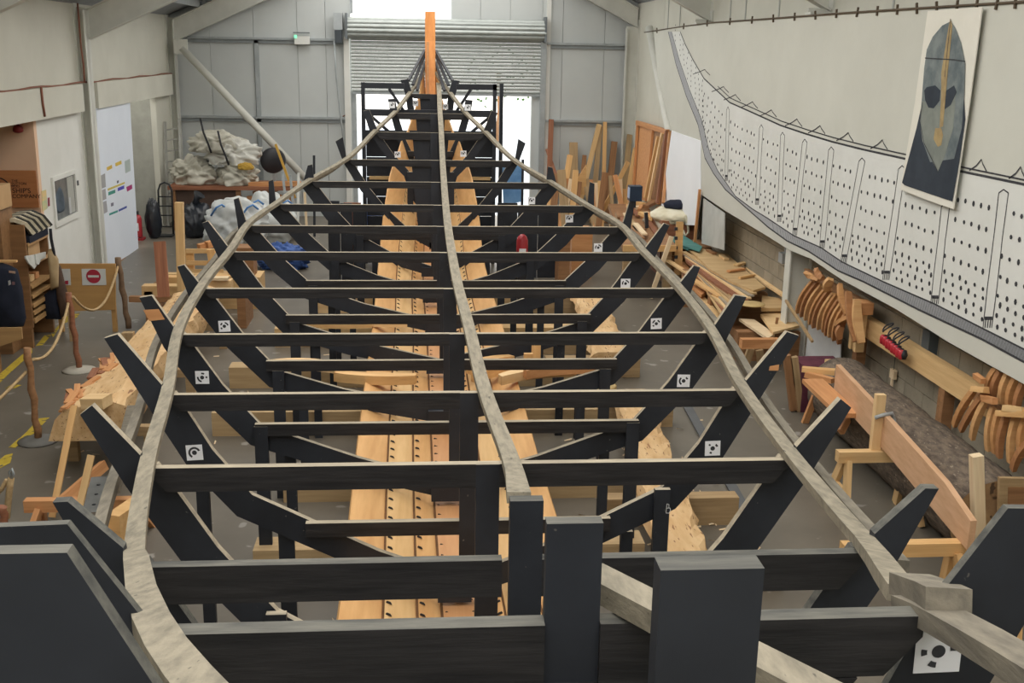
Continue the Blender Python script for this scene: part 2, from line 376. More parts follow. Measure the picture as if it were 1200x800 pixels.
# k: centre x, tip in (u,z), tip out (u,z), beam end u, beam top z, beam depth, knee (u,z), low point (u,z), centre top z, low beam z
FR = {
 -2: dict(c=.30, ti=(.68, 3.47), to=(.92, 3.47), be=.60, bz=3.31, bh=.14, kn=(.34, 2.9), pu=.017, lo=(.25, 2.7), cz=2.6, lb=None),
 -1: dict(c=.27, ti=(.975, 3.07), to=(1.16, 3.065), be=.835, bz=2.848, bh=.14, pu=.04, kn=(.50, 2.2), lo=(.3, 1.9), cz=1.7, lb=None),
 0: dict(c=.306, ti=(1.505, 2.49), to=(1.555, 2.488), be=1.256, bz=2.265, bh=.142, kn=(.86, 1.68), lo=(.5, 1.25), cz=.95, lb=None),
 1: dict(c=.263, ti=(1.81, 2.345), to=(1.868, 2.30), be=1.528, bz=2.045, bh=.122, kn=(.99, 1.25), lo=(.55, .98), cz=.72, lb=None),
 2: dict(c=.237, ti=(2.055, 2.305), to=(2.135, 2.28), be=1.738, bz=1.937, bh=.105, kn=(1.305, 1.26), lo=(.52, .858), cz=.64, lb=1.08),
 3: dict(c=.209, ti=(2.175, 2.21), to=(2.264, 2.195), be=1.956, bz=1.927, bh=.092, kn=(1.423, 1.195), lo=(.694, .928), cz=.71, lb=1.227),
 4: dict(c=.195, ti=(2.235, 2.15), to=(2.292, 2.134), be=2.047, bz=1.950, bh=.085, kn=(1.463, 1.194), lo=(.90, 1.02), cz=.82, lb=1.298),
 5: dict(c=.186, ti=(2.287, 2.30), to=(2.345, 2.28), be=2.032, bz=2.000, bh=.085, kn=(1.47, 1.27), lo=(.9, 1.08), cz=.86, lb=1.354),
 6: dict(c=.18, ti=(2.215, 2.335), to=(2.27, 2.315), be=2.07, bz=2.03, bh=.085, kn=(1.42, 1.33), lo=(.85, 1.12), cz=.9, lb=1.40),
 7: dict(c=.155, ti=(2.0, 2.365), to=(2.055, 2.345), be=1.90, bz=2.066, bh=.09, kn=(1.25, 1.37), lo=(.72, 1.15), cz=.93, lb=1.42),
 8: dict(c=.14, ti=(1.64, 2.405), to=(1.70, 2.39), be=1.62, bz=2.18, bh=.09, kn=(1.0, 1.42), lo=(.55, 1.17), cz=.97, lb=1.46),
 9: dict(c=.155, ti=(1.33, 2.665), to=(1.44, 2.60), be=1.21, bz=2.337, bh=.10, kn=(.70, 1.6), lo=(.38, 1.3), cz=1.05, lb=None),
 10: dict(c=.16, ti=(1.00, 3.0), to=(1.10, 2.97), be=.86, bz=2.64, bh=.12, kn=(.34, 1.98), lo=(.22, 1.6), cz=1.15, lb=1.9),
 11: dict(c=.17, ti=(.62, 3.11), to=(.75, 3.10), be=.58, bz=2.865, bh=.11, kn=(.30, 2.1), lo=(.18, 1.7), cz=1.4, lb=2.2),
 12: dict(c=.18, ti=(.42, 3.41), to=(.56, 3.39), be=.34, bz=3.14, bh=.09, kn=(.20, 2.5), lo=(.14, 2.2), cz=2.0, lb=None),
}
CT = [(FY(k), FR[k]['c']) for k in sorted(FR)]
def cx(y): return smooth(CT, y)
KZ = [(2.0, 1.35), (3.6, .72), (5.1, .54), (6.6, .48), (8.1, .54), (9.6, .64), (11.1, .68), (12.6, .71), (14.1, .74), (15.6, .78), (17.1, .85), (18.6, .95), (20.1, 1.18), (21.3, 1.62), (22.2, 2.35), (22.8, 3.3)]
ORD = ['nearest', 'second', 'third', 'fourth', 'fifth', 'sixth', 'seventh', 'eighth', 'ninth', 'tenth', 'eleventh', 'twelfth', 'thirteenth', 'fourteenth', 'fifteenth', 'sixteenth', 'seventeenth', 'eighteenth', 'nineteenth', 'twentieth']
PLATE = .045
FRAMES = {}
def inner_at(d, z):
    """half breadth of the arm's inner edge at height z"""
    t = [(d['kn'][1], d['kn'][0]), (d['bz'], d['be']), (d['ti'][1], d['ti'][0])]
    return interp(t, z)
def frame(k):
    d = FR[k]; Y = FY(k); c = d['c']
    desc = {-2: 'black mould frame nearest the camera, cut by the bottom left corner', -1: 'black mould frame with deep double board and large white target at right',
            0: 'black mould frame whose crossbar stops at the first tall post', 12: 'smallest black mould frame right against the orange stem post', 3: 'black mould frame with an orange patch near its left tip'}
    e = empty('mould_frame', (c, Y, 0), desc.get(k, 'black mould frame, %s crossbar counted from the camera' % ORD[k+2]), 'frame', 'black mould frames of the ship')
    # arms
    bw = .19 if k > -1 else .22
    if k >= 9: bw = .13
    for s in (-1, 1):
        up = [d['ti'], *([(d['be']+.078, d['bz']+.05), (d['be']+.077, d['bz']-.001)] if 0 <= k < 10 and d['ti'][0] > d['be']+.085 else []), (d['be'], d['bz']-.001), (lerp(d['be'], d['kn'][0], .55)+.035, lerp(d['bz'], d['kn'][1], .55)), d['kn'], d['lo'], (-.03, d['cz'])]
        ws = [0, bw, bw, bw*.92, bw*.85, bw*.75]; nx = len(up)-6; ws = [0]*(1+nx)+ws[1:]
        lowp = []
        for i in range(1+nx, len(up)):
            a = Vector((*(up[i-1] if i > 1+nx else d['ti']), 0)); b = Vector((*up[min(i+1, len(up)-1)], 0)); t = (b-a).normalized()
            nrm = Vector((-t.y, t.x)) ; nrm = Vector((t.y, -t.x)) if nrm.y > 0 and nrm.x < 0 else nrm
            if nrm.y > 0: nrm = -nrm
            if i == len(up)-1: nrm = Vector((0, -1))
            lowp.append((up[i][0]+nrm.x*ws[i], up[i][1]+nrm.y*ws[i]))
        pts = up+lowp[::-1]+[d['to']]
        p3 = [(c+s*u, Y+.005, z) for u, z in pts]
        a = shape('arm', p3, (0, PLATE if k > -1 else .022, 0), BLACK, e, EDGE if k > 0 else EDGEG)
        d['arm%d' % s] = a
    # upper cross beam in two halves on the near face
    py = d.get('pu', .055)
    ph = .058
    for s in (-1, 1) if k > -2 else ():
        x0 = c+py+ph-.0 if s > 0 else c+py-ph-(.025 if k == 0 else 0)
        x1 = c+s*(d['be']+(.02 if k > -1 else -.04))
        h = d['bh']; zt = d['bz']
        x1b = x1-s*h*.55
        pts = [(x0, Y-.046, zt), (x1, Y-.046, zt), (x1, Y-.046, zt-h*.35), (x1b, Y-.046, zt-h), (x0, Y-.046, zt-h)]
        shape('cross_beam', pts, (0, .046, 0), BLACKX, e, EDGE if k > 0 else EDGEG)
    # centre post
    tops = {-2: 3.452, -1: 3.068, 0: 2.487}
    zt = tops.get(k, d['bz']-.002); pw = ph
    yb = Y-.046 if k > -1 else Y-.03
    post = box('centre_post', (c+py-pw, yb, d['cz']-.05), (c+py+pw, Y+.004, zt), BLACK, e)
    post.data.materials.append(EDGEG if k < 1 else EDGE)
    post.data.polygons[1].material_index = 1
    # lower cross beam
    if d['lb']:
        kt = d['kn']; z = d['lb']
        u = kt[0]+ (z-kt[1])*.8 if z > kt[1] else lerp(d['lo'][0], kt[0], (z-d['lo'][1])/(kt[1]-d['lo'][1]))
        u += .02
        for s in (-1, 1):
            x0 = c+py+(pw if s > 0 else -pw)
            x1 = c+s*u
            lo = min(x0, x1); hi = max(x0, x1)
            o = box('lower_beam', (lo, Y-.046, z-.095), (hi, Y+.003, z), BLACKX, e); o.data.materials.append(EDGE); o.data.polygons[1].material_index = 1
    # props to the floor
    if 0 < k < 11:
        for s in (-1, 1):
            for j, w in enumerate((.10, .08)):
                u = d['kn'][0]-.2*j
                if k == 2 and s < 0 and j == 0: u = 1.11
                z1 = (d['kn'][1]+.015) if j == 0 else lerp(d['lo'][1], d['kn'][1], .25)-.02
                off = -.03 if j == 0 and not (k == 2 and s < 0) else .075
                if k == 2 and s < 0 and j == 0: z1 = 1.05
                if j == 1 and (k == 1 or (k == 2 and s < 0)): continue
                o = box('prop', (c+s*u-w/2, Y+off-.02, 0), (c+s*u+w/2, Y+off+.02, z1), BLACK, e); o.data.materials.append(EDGE); o.data.polygons[1].material_index = 1
    elif k >= 11 or k < 1:
        for s in (-1, 1):
            u = d['kn'][0]
            box('prop', (c+s*u-.05, Y+.05, 0), (c+s*u+.05, Y+.09, d['kn'][1]-.05), BLACK, e)
    if k == 2:
        box('prop', (c-1.66, Y+.055, 0), (c-1.58, Y+.095, 1.6), BLACK, e)
    # bolted chock on the keel
    if 1 < k < 9:
        box('keel_chock', (c-.14, Y-.05, d['cz']-.13), (c+.08, Y+.003, d['cz']+.0), BLACK, e)
    if k >= 9:
        w = {9: .30, 10: .30, 11: .26, 12: .2}[k]
        shape('web_plate', [(c-w, Y+.008, d['bz']-.05), (c+w, Y+.008, d['bz']-.05), (c+w*.6, Y+.008, d['cz']), (c-w*.6, Y+.008, d['cz'])], (0, .03, 0), BLACK, e)
    FRAMES[k] = e
    return e
for k in sorted(FR): frame(k)
# second deep board below the beam of the big stern frame
d = FR[-1]; e = FRAMES[-1]
shape('cross_board', [(.27-.66, 2.052, 2.705), (.27+.66, 2.052, 2.705), (.27+.36, 2.052, 2.28), (.27-.36, 2.052, 2.28)], (0, .046, 0), BLACKX, e)
# short piece with rounded end on the third frame beam underside
# coded survey targets: white card with a ring of black arcs
def target(k, px, py, size, arcs, Yoff=-.0, cut=None):
    d = FR[k]; Y = FY(k)+.004-.0
    p = on_y(px, py, Y)
    s = -1 if p.x < d['c'] else 1
    arm = d['arm%d' % s]
    h = size/2; tl = random.uniform(-.05, .05)
    t = link('target_card', boxmesh('target_card', size, .002, size), PAPER); t.location = (p.x, Y-.002, p.z); t.rotation_euler = (0, tl, 0); attach(t, arm)
    vs, fs = [], []
    def ring(a0, a1, r0, r1, n=8):
        b = len(vs)
        for i in range(n+1):
            a = lerp(a0, a1, i/n)
            for r in (r0, r1): vs.append((r*math.cos(a), -.0022, r*math.sin(a)))
        for i in range(n): fs.append((b+2*i, b+2*i+1, b+2*i+3, b+2*i+2))
    ring(0, 2*PI, 0.0001, .15*size, 16)
    for a0, a1 in arcs: ring(math.radians(a0), math.radians(a1), .25*size, .38*size)
    mk = link('mark', mesh('mark', vs, fs), INK); mk.location = t.location; mk.rotation_euler = t.rotation_euler; attach(mk, arm)
target(-1, 1099, 762, .105, [(60, 85), (0, 20), (170, 195), (235, 265)])
target(2, 835, 525, .10, [(20, 55), (120, 140), (235, 260)])
target(3, 801, 446, .10, [(130, 240), (25, 60)])
target(4, 769, 379, .10, [(20, 70), (110, 170), (200, 230)])
target(5, 733, 332, .10, [(10, 90), (130, 200)])
target(6, 701, 290, .10, [(10, 90), (130, 200)])
target(7, 667, 256, .10, [(10, 60), (100, 200)])
target(8, 623, 235, .10, [(10, 60), (100, 200)])
target(2, 228, 530, .10, [(20, 240)])
target(3, 237, 442, .10, [(60, 100), (170, 260), (-10, 15)])
target(4, 263, 382, .10, [(10, 80), (120, 160), (200, 230)])
target(10, 466, 181, .10, [(10, 80), (120, 200)])
target(10, 543, 180, .10, [(10, 80), (120, 200)])
target(12, 487, 121, .10, [(10, 80), (120, 200)])
target(12, 522, 125, .10, [(10, 80), (120, 200)])
target(11, 459, 123, .11, [(10, 80)])
target(11, 548, 126, .11, [(10, 80)])
# orange bare-wood patch on a left arm
d = FR[3]; a = d['arm-1']
pp = [on_y(x, y, FY(3)+.004) for x, y in ((168, 363), (186, 362), (193, 374), (175, 376))]
shape('bare_patch', pp, (0, -.003, 0), OAKR, a)
d = FR[2]; a = d['arm1']
pp = [on_y(x, y, FY(2)+.004) for x, y in ((902, 429), (913, 427), (912, 434), (901, 434))]
shape('bare_patch', pp, (0, -.003, 0), OAKR, a)
# chalked letter on the prop of the right third arm: B
p = on_y(783, 596, FY(2)-.052)
vs, fs = [], []
def stroke(pl, w):
    for (a, b) in zip(pl, pl[1:]):
        a, b = Vector(a), Vector(b); t = (b-a).normalized(); nn = Vector((-t.y, t.x))*w/2; i = len(vs)
        for q in (a-nn, b-nn, b+nn, a+nn): vs.append((q.x, 0, q.y))
        fs.append((i, i+1, i+2, i+3))
stroke([(-.012, -.03), (-.010, .035)], .004); stroke([(-.01, .004), (.012, .006), (.016, -.012), (.008, -.03), (-.012, -.03)], .004); stroke([(-.01, .034), (.004, .03), (.004, .008), (-.01, .004)], .003)
o = link('chalk_letter', mesh('chalk_letter', vs, fs), mat('chalk', (.7, .7, .7), None, .9)); o.location = (p.x, FY(2)-.0515, p.z); attach(o, FRAMES[2])

# ribbands -------------------------------------------------------------
RB = [(FY(k), FR[k]['be']+(.040 if k > -1 else -.02), FR[k]['bz']+.022) for k in sorted(FR)]
RU = [(y, u) for y, u, z in RB]; RZ = [(y, z) for y, u, z in RB]
RU += [(22.4, .16), (22.75, .10)]; RZ += [(22.4, 3.45), (22.75, 3.62)]
def ribpts(s, y0, y1, n, du=0, dz=0):
    out = []
    for i in range(n+1):
        y = lerp(y0, y1, i/n); out.append(Vector((cx(y)+s*(smooth(RU, y)+du), y, smooth(RZ, y)+dz)))
    return out
LP = [on_y(264, 850, 1.35), on_y(222, 800, 1.58), on_y(196, 765, 1.8), on_y(178, 732, 2.05), on_y(166, 697, 2.5), on_y(160, 660, 3.05)]+ribpts(-1, 3.6, 22.7, 88)
sweep('ribband', LP, .072, .04, LATH, label='long bent grey lath along the left tops of the black frames', cat='lath', group='bent laths along the frames')
RP = [on_y(1058, 696, 2.35), on_y(1042, 674, 2.65), on_y(1029, 655, 3.05)]+ribpts(1, 3.6, 22.7, 88)
sweep('ribband', RP, .072, .04, LATH, label='long bent grey lath along the right tops of the black frames', cat='lath', group='bent laths along the frames')
RN = [on_y(1066, 709, 2.2), on_y(1088, 718, 2.1), on_y(1112, 730, 2.0), on_y(1150, 751, 1.88), on_y(1190, 775, 1.76), on_y(1240, 806, 1.62)]
sweep('ribband', RN, .085, .045, LATHG, label='dark green grey lath running out of the bottom right corner', cat='lath', group='bent laths along the frames')
SP = [on_y(1066, 684, 2.3), on_y(1082, 690, 2.2), on_y(1098, 696, 2.11), on_y(1112, 703, 2.03)]
sweep('splice_block', SP, .095, .05, LATHG, label='short block bolted over the joint of the right lath', cat='block')
for s, nm in ((-1, 'left'), (1, 'right')):
    op = []
    for i in range(61):
        y = lerp(3.7, 17.4, i/60)
        op.append(Vector((cx(y)+s*(smooth(RU, y)+.18), y, smooth(RZ, y)-.13)))
    sweep('ribband', op, .05, .055, LATHG, label='outer grey lath behind the %s arms of the frames' % nm, cat='lath', group='outer laths around the frames')
# centre lath resting against the posts
cp = [(608, 590, 3.62), (598, 545, 5.1), (567, 460, 6.6), (550, 390, 8.1), (536.5, 338, 9.6), (529, 297, 11.1), (524.5, 265, 12.6), (522, 240, 14.1), (520, 213, 15.6), (518.5, 188, 17.1), (517, 155, 18.6), (515.5, 132, 20.1), (514.5, 108, 21.6), (513.5, 100, 22.4)]
pts = [on_y(x, y-1, Y)+Vector((0, 0, .02)) for x, y, Y in cp]
tx = [(p.y, p.x) for p in pts]; tz = [(p.y, p.z) for p in pts]
pts = [Vector((smooth(tx, y), y, smooth(tz, y))) for y in [lerp(3.615, 22.4, i/70) for i in range(71)]]
sweep('ribband', pts, .085, .04, LATH, label='straight pale lath along the middle of the ship beside the centre posts', cat='lath', group='bent laths along the frames')
# diagonal lath behind the two near posts
a0, a1 = on_y(690, 676, 2.25), on_y(985, 832, 1.55)
sweep('diagonal_lath', [lerp(a0, a1, i/6) for i in range(7)], .075, .05, LATH, label='pale lath slanting behind the two nearest tall posts', cat='lath')

# hull bottom: keel plank, strakes and stem ---------------------------------
hull = empty('ship_hull', (.2, 12, 0), 'pale oak ship bottom of overlapping riveted strakes rising to an orange stem post', 'hull')
SEAM = [ [(4, .11), (19, .11), (21, .09), (22.7, .07)],
         [(4, .27), (15, .27), (18.6, .24), (20.5, .17), (22.2, .10), (22.75, .09)],
         [(4, .48), (14, .48), (17, .47), (18.6, .44), (20.1, .35), (21.5, .24), (22.4, .12), (22.8, .095)],
         [(4, .74), (13, .73), (15.6, .72), (17.1, .72), (18.6, .66), (20.1, .50), (21.5, .32), (22.4, .14), (22.85, .10)] ]
RISE = [ [(4, 0), (24, 0)],
         [(4, .09), (6.6, .07), (9.6, .05), (14, .06), (15.6, .08), (17.1, .16), (18.6, .28), (20.1, .38), (21.5, .36), (22.7, .24)],
         [(4, .20), (6.6, .16), (9.6, .11), (14, .15), (15.6, .21), (17.1, .38), (18.6, .62), (20.1, .78), (21.5, .68), (22.8, .42)],
         [(4, .33), (6.6, .27), (9.6, .20), (14, .27), (15.6, .37), (17.1, .66), (18.6, 1.02), (20.1, 1.2), (21.5, 1.0), (22.85, .6)] ]
def hz(j, y): return smooth(KZ, y)+interp(RISE[j], y)
NY = 44
ys = [lerp(4.2, 22.6, i/NY) for i in range(NY+1)]
def strip_mesh(name, f0, f1, th):
    vs, fs = [], []
    for y in ys:
        a, b = Vector(f0(y)), Vector(f1(y))
        t = (b-a).normalized(); nn = Vector((t.z, 0, -t.x)); nn = nn if nn.z > 0 else -nn
        vs += [a, b, b-nn*th, a-nn*th]
    for i in range(NY):
        for q in range(4): A = i*4+q; B = i*4+(q+1) % 4; fs.append((A, B, B+4, A+4))
    fs += [(0, 1, 2, 3), tuple(4*NY+q for q in (3, 2, 1, 0))]
    return mesh(name, vs, fs)
STRAKE = mat('strake_oak', (.78, .52, .25), (.63, .38, .16), .55, 2.2, (5, .5, 5), .3, .7, 6, .1)
STRAKE2 = mat('strake_oak_warm', (.74, .44, .19), (.58, .31, .12), .55, 2.2, (5, .5, 5), .3, .7, 6, .1)
KEELM = mat('keel_oak', (.62, .33, .15), (.50, .24, .10), .5, 2.2, (5, .5, 5), .3, .7, 6, .1)
def fk(j, s, dz=0): return lambda y: (cx(y)+s*interp(SEAM[j], y), y, hz(j, y)+dz)
link('keel_plank', strip_mesh('keel_plank', fk(0, -1), fk(0, 1), .08), KEELM, hull)
for s in (-1, 1):
    for j in range(3):
        def fin(y, j=j, s=s): p = Vector(fk(j, s)(y)); q = Vector(fk(j+1, s)(y)); return p+(p-q).normalized()*.03+Vector((0, 0, -.034))
        def fout(y, j=j, s=s): return Vector(fk(j+1, s)(y))+Vector((0, 0, .004))
        st = link('strake', strip_mesh('strake', fin, fout, .026), STRAKE2 if j % 2 == 0 else STRAKE, hull)
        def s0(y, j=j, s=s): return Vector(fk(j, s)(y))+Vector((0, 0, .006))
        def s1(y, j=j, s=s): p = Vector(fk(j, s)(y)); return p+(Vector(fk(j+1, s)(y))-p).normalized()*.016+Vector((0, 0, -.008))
        link('seam_shade', strip_mesh('seam_shade', s0, s1, .004), mat('seam_shade_brown', (.16, .075, .03), (.10, .05, .02), .8, 9), st)  # dark brown strip painted in as the shadow line of each lap
        # clench rivets along the seam
        vs, fs = [], []
        y = 4.4
        while y < 21.5:
            p = Vector(fk(j, s)(y)); q = Vector(fk(j+1, s)(y)); t = (q-p).normalized()
            b = (p+t*-.03 if j else p-t*.035)+Vector((0, 0, .004)); L = .020; w = .0075; i = len(vs)
            for (aa, bb, cc) in ((-L, -w, 0), (L, -w, 0), (L, w, 0), (-L, w, 0), (-L*.6, -w*.5, .012), (L*.6, -w*.5, .012), (L*.6, w*.5, .012), (-L*.6, w*.5, .012)):
                vs.append(b+t*aa+Vector((0, bb, cc)))
            fs += [tuple(i+z for z in f) for f in BOXF]; y += .16 if y < 12 else .2
        rv = link('rivet_row', mesh('rivet_row', vs, fs), mat('iron', (.03, .028, .027), None, .6), st); rv['kind'] = 'stuff'
# stem
stem_pts = [Vector((.19, y, z)) for y, z in ((20.2, 1.05), (21.2, 1.5), (21.9, 2.1), (22.35, 2.75), (22.6, 3.4), (22.75, 4.1), (22.82, 4.66))]
sweep('stem_post', stem_pts, .20, .22, mat('orange_stem', (.86, .36, .11), (.72, .27, .075), .5, 3, (5, 5, .6)), hull, ups=[(0, -1, .2)]*7)
sweep('stem_rabbet', [p+Vector((-.05, -.115, 0)) for p in stem_pts[2:6]], .05, .03, OAKR, hull, ups=[(0, -1, .2)]*4)
# black ribbands from the stem to the last frames
for s in (-1, 1):
    for q, (u, z0, zs) in enumerate(((.42, 3.38, 3.93), (.34, 3.30, 3.85), (.26, 3.2, 3.7))):
        board('stem_batten', (.19+s*u, 21.65, z0), (.19+s*.11, 22.7, zs), .05, .035, BLACK, label='black batten fanning from the stem post, %s on the %s' % (('outer', 'middle', 'inner')[q], 'right' if s > 0 else 'left'), cat='batten', group='black battens at the stem')
# black support gantry around the stem
g = empty('stem_gantry', (.17, 21.0, 0), 'square black timber gantry standing around the stem end', 'gantry')
for x0 in (-1.09, 1.33): box('gantry_post', (x0, 20.95, 0), (x0+.07, 21.05, 3.36), BLACK, g)
box('gantry_post', (1.48, 21.3, 0), (1.55, 21.4, 3.36), BLACK, g)
box('top_bar', (-1.02, 20.95, 3.25), (-.3, 21.02, 3.35), BLACK, g); box('top_bar', (.65, 20.95, 3.25), (1.4, 21.02, 3.35), BLACK, g)
box('middle_bar', (-1.02, 20.9, 2.76), (1.36, 20.97, 2.88), BLACK, g)
for s, x in ((-1, -.95), (1, 1.3)):
    board('gantry_brace', (x, 20.99, 2.78), (.17+s*.62, 20.99, 2.35), .10, .05, BLACK, g)
    board('gantry_brace', (.17+s*.75, 20.99, 3.25), (.17+s*.45, 20.99, 2.8), .12, .05, BLACK, g)
box('middle_bar', (-1.02, 20.9, 2.38), (1.36, 20.97, 2.5), BLACK, g)
# boarded lower part of the gantry either side of the hull
for x0, x1 in ((-1.02, -.22), (.58, 1.36)):
    for q in range(6):
        z0 = .15+q*.37
        box('gantry_board', (x0, 21.12, z0), (x1, 21.15, z0+.36), BLACK, g)
    for z0 in (1.58, 1.86): box('gantry_rail', (x0+.05, 21.06, z0), (x1-.05, 21.10, z0+.06), PINE, g)
# ================================================================== RIGHT-HAND SIDE
def plate_z(name, pp, z, th, m, parent=None, **kw): return shape(name, [on_z(x, y, z) for x, y in pp], (0, 0, -th), m, parent, **kw)
def plate_x(name, pp, X, th, m, parent=None, **kw): return shape(name, [on_x(x, y, X) for x, y in pp], (th, 0, 0), m, parent, **kw)
def plate_y(name, pp, Y, th, m, parent=None, **kw): return shape(name, [on_y(x, y, Y) for x, y in pp], (0, th, 0), m, parent, **kw)
def dense(pl, step=6):
    out = []
    for a, b in zip(pl, pl[1:]):
        n = max(1, int(math.dist(a, b)/step))
        out += [(lerp(a[0], b[0], i/n), lerp(a[1], b[1], i/n)) for i in range(n)]
    return out+[pl[-1]]
def strokes(name, lines, m, parent, fn, nrm, w=.012, **kw):
    """drawn lines: narrow flat strips on a plane; fn maps an image pixel to the plane"""
    vs, fs = [], []
    for ln in lines:
        ww = w
        if isinstance(ln, tuple) and isinstance(ln[1], float): ln, ww = ln
        P = [fn(*p) for p in ln]
        for i, p in enumerate(P):
            t = (P[min(i+1, len(P)-1)]-P[max(i-1, 0)])
            if t.length < 1e-6: t = Vector((0, 0, 1))
            s = Vector(nrm).cross(t.normalized())*(ww/2); vs += [p-s, p+s]
            if i: a = len(vs)-4; fs.append((a, a+1, a+3, a+2))
    o = link(name, mesh(name, vs, fs), m)
    if parent is not None: attach(o, parent)
    return tag(o, **kw)
def blobmesh(name, r, rough=.12, freq=2.0, seed=0, sub=4, flat=-.6, ridg=.5, cr=0):
    bm = bmesh.new(); bmesh.ops.create_icosphere(bm, subdivisions=sub, radius=1)
    for v in bm.verts:
        n = v.co.normalized(); q = n*freq+Vector((seed*7.3, seed*3.1, seed*1.7))
        if cr:
            qw = q+Vector((mnoise.noise(q*1.7), mnoise.noise(q*1.7+Vector((5, 0, 0))), mnoise.noise(q*1.7+Vector((0, 9, 0)))))*.35
            tri = lambda w: abs((w % 1.0)*2-1)
            w1 = qw.dot(Vector((.9, .3, .5)))*1.3+.7*mnoise.noise(q*.9); w2 = qw.dot(Vector((-.4, .5, 1.0)))*1.9+.6*mnoise.noise(q*1.3+Vector((3, 3, 3)))
            f = 1+rough*.9*mnoise.noise(q*.8)+cr*.55*(tri(w1)-.5)+cr*.4*(tri(w2)-.5)+cr*.15*(tri(w1*2.7+w2)-.5)
        else: f = 1+rough*mnoise.noise(q)+rough*ridg*(abs(mnoise.noise(q*2.3))*2-.6)+rough*.35*abs(mnoise.noise(q*5.1))
        c = n*f
        if c.z < flat: c.z = flat
        v.co = Vector((c.x*r[0], c.y*r[1], (c.z-flat)*r[2]))
    me = bpy.data.meshes.new(name); bm.to_mesh(me); bm.free()
    for p in me.polygons: p.use_smooth = True
    return me
def blob(name, loc, r, m, parent=None, rough=.12, freq=2.0, seed=0, sub=4, flat=-.6, ridg=.5, cr=0, **kw):
    o = link(name, blobmesh(name, r, rough, freq, seed, sub, flat, ridg, cr), m); o.location = loc
    if parent is not None: attach(o, parent)
    return tag(o, **kw)

# ---- painted canvas of the ship on the right wall
BX = 4.79
def bx(x, y): return on_x(x, y, BX)
def bxf(d):
    return lambda x, y: on_x(x, y, BX-d)
CANV = mat('canvas', (.61, .61, .545), (.535, .535, .475), .85, .7, (1, 1, 1), .3, .7, 6, .05)
CANVH = mat('canvas_hull', (.69, .70, .665), (.63, .64, .60), .85, .9)
ban_px = [(766, 37), (835, 27.5), (900, 22.5), (1000, 15), (1100, 9), (1230, 0), (1330, -8), (1330, 520), (1245, 478), (1200, 450), (1164, 430), (1112, 401), (1050, 362), (987, 328), (950, 303), (925, 293), (900, 277), (850, 247), (822, 228), (821, 165), (787, 153), (771, 90)]
ban = shape('canvas_banner', [bx(*p) for p in ban_px], (.008, 0, 0), CANV, label='long painted canvas with an inked ship side hung along the right wall', cat='banner')
sheer = [(797, 37), (803, 52), (812, 70), (825, 92), (840, 106), (855, 120), (882, 132), (915, 147), (945, 157), (975, 166), (1011, 175), (1056, 185), (1123, 200), (1200, 216), (1330, 236)]
keelU = [(787, 37), (796, 70), (808, 105), (822, 140), (832, 180), (841, 200), (862, 230), (882, 245), (900, 256), (915, 266), (930, 276), (962, 290), (987, 307), (1035, 330), (1095, 356), (1152, 385), (1180, 399), (1330, 475)]
keelL = [(783, 37), (792, 75), (804, 112), (818, 146), (826, 185), (836, 203), (850, 222), (875, 244), (900, 266), (922, 282), (947, 294), (982, 317), (1012, 330), (1075, 362), (1150, 397), (1200, 424), (1330, 492)]
hullpoly = sheer + keelU[::-1]
shape('painted_hull', [on_x(x, y, BX-.001) for x, y in hullpoly], (-.001, 0, 0), CANVH, ban)
BAND = mat('ink_wash', (.42, .43, .44), (.30, .31, .33), .9, 14, (1, 6, 1))
shape('painted_keel', [on_x(x, y, BX-.002) for x, y in keelU+keelL[::-1]], (-.001, 0, 0), BAND, ban)
lines = [(dense(sheer), .022), (dense([(x+1, y-5) for x, y in sheer[4:]]), .014), (dense(keelU), .016), (dense(keelL), .02)]
# thole spikes along the sheer
for x in (826, 848, 862, 882, 904, 934, 961, 994, 1034, 1150, 1196):
    ys_ = interp(sheer, x); h = 5+9*(x-800)/400
    lines.append(([(x-14, ys_-6), (x-6, ys_-7-h*.35), (x, ys_-6-h), (x+1.5, ys_-6-h*.6), (x+6, ys_-5)], .014))
ribs = [((853, 127), (851, 212)), ((892, 148), (887, 240)), ((917, 157), (913, 260)), ((943, 165), (931, 276)), ((974, 174), (963, 291)), ((1010, 187), (988, 308)), ((1057, 196), (1038, 328)), ((1108, 240), (1095, 356)), ((1176, 224), (1157, 384)), ((1245, 245), (1225, 418))]
for (a, b) in ribs:
    w = 1.5+4.2*(a[0]-840)/340
    for sg in (-1, 1):
        lines.append((dense([(a[0]+sg*w, a[1]+2), (lerp(a[0], b[0], .35)+sg*w*.9, lerp(a[1], b[1], .35)), (lerp(a[0], b[0], .7)+sg*w, lerp(a[1], b[1], .7)), (b[0]+sg*w*.9, b[1])], 10), .013))
    lines.append(([(a[0]-w, a[1]+2), (a[0], a[1]-2), (a[0]+w, a[1]+2)], .012))
    f = [(lerp(a[0], b[0], .93)-w*.8, lerp(a[1], b[1], .93)), (lerp(a[0], b[0], .93)+w*.8, lerp(a[1], b[1], .93))]
    lines.append((f, .03))
    for q in (-.5, 0, .5): lines.append(([(lerp(a[0], b[0], .93)+q*w, lerp(a[1], b[1], .93)), (b[0]+q*w, b[1])], .018))
strokes('drawn_line', lines, INK, ban, bxf(.004), (1, 0, 0), .012, kind='stuff')
hat = []
for i in range(260):
    x = lerp(905, 1325, (i/260)**.8); a, b = interp(keelU, x), interp(keelL, x+3); hat.append(([(x, a+1), (x+2, b-1)], .006))
strokes('drawn_hatching', hat, INK, ban, bxf(.0045), (1, 0, 0), .008, kind='stuff')
vs, fs = [], []
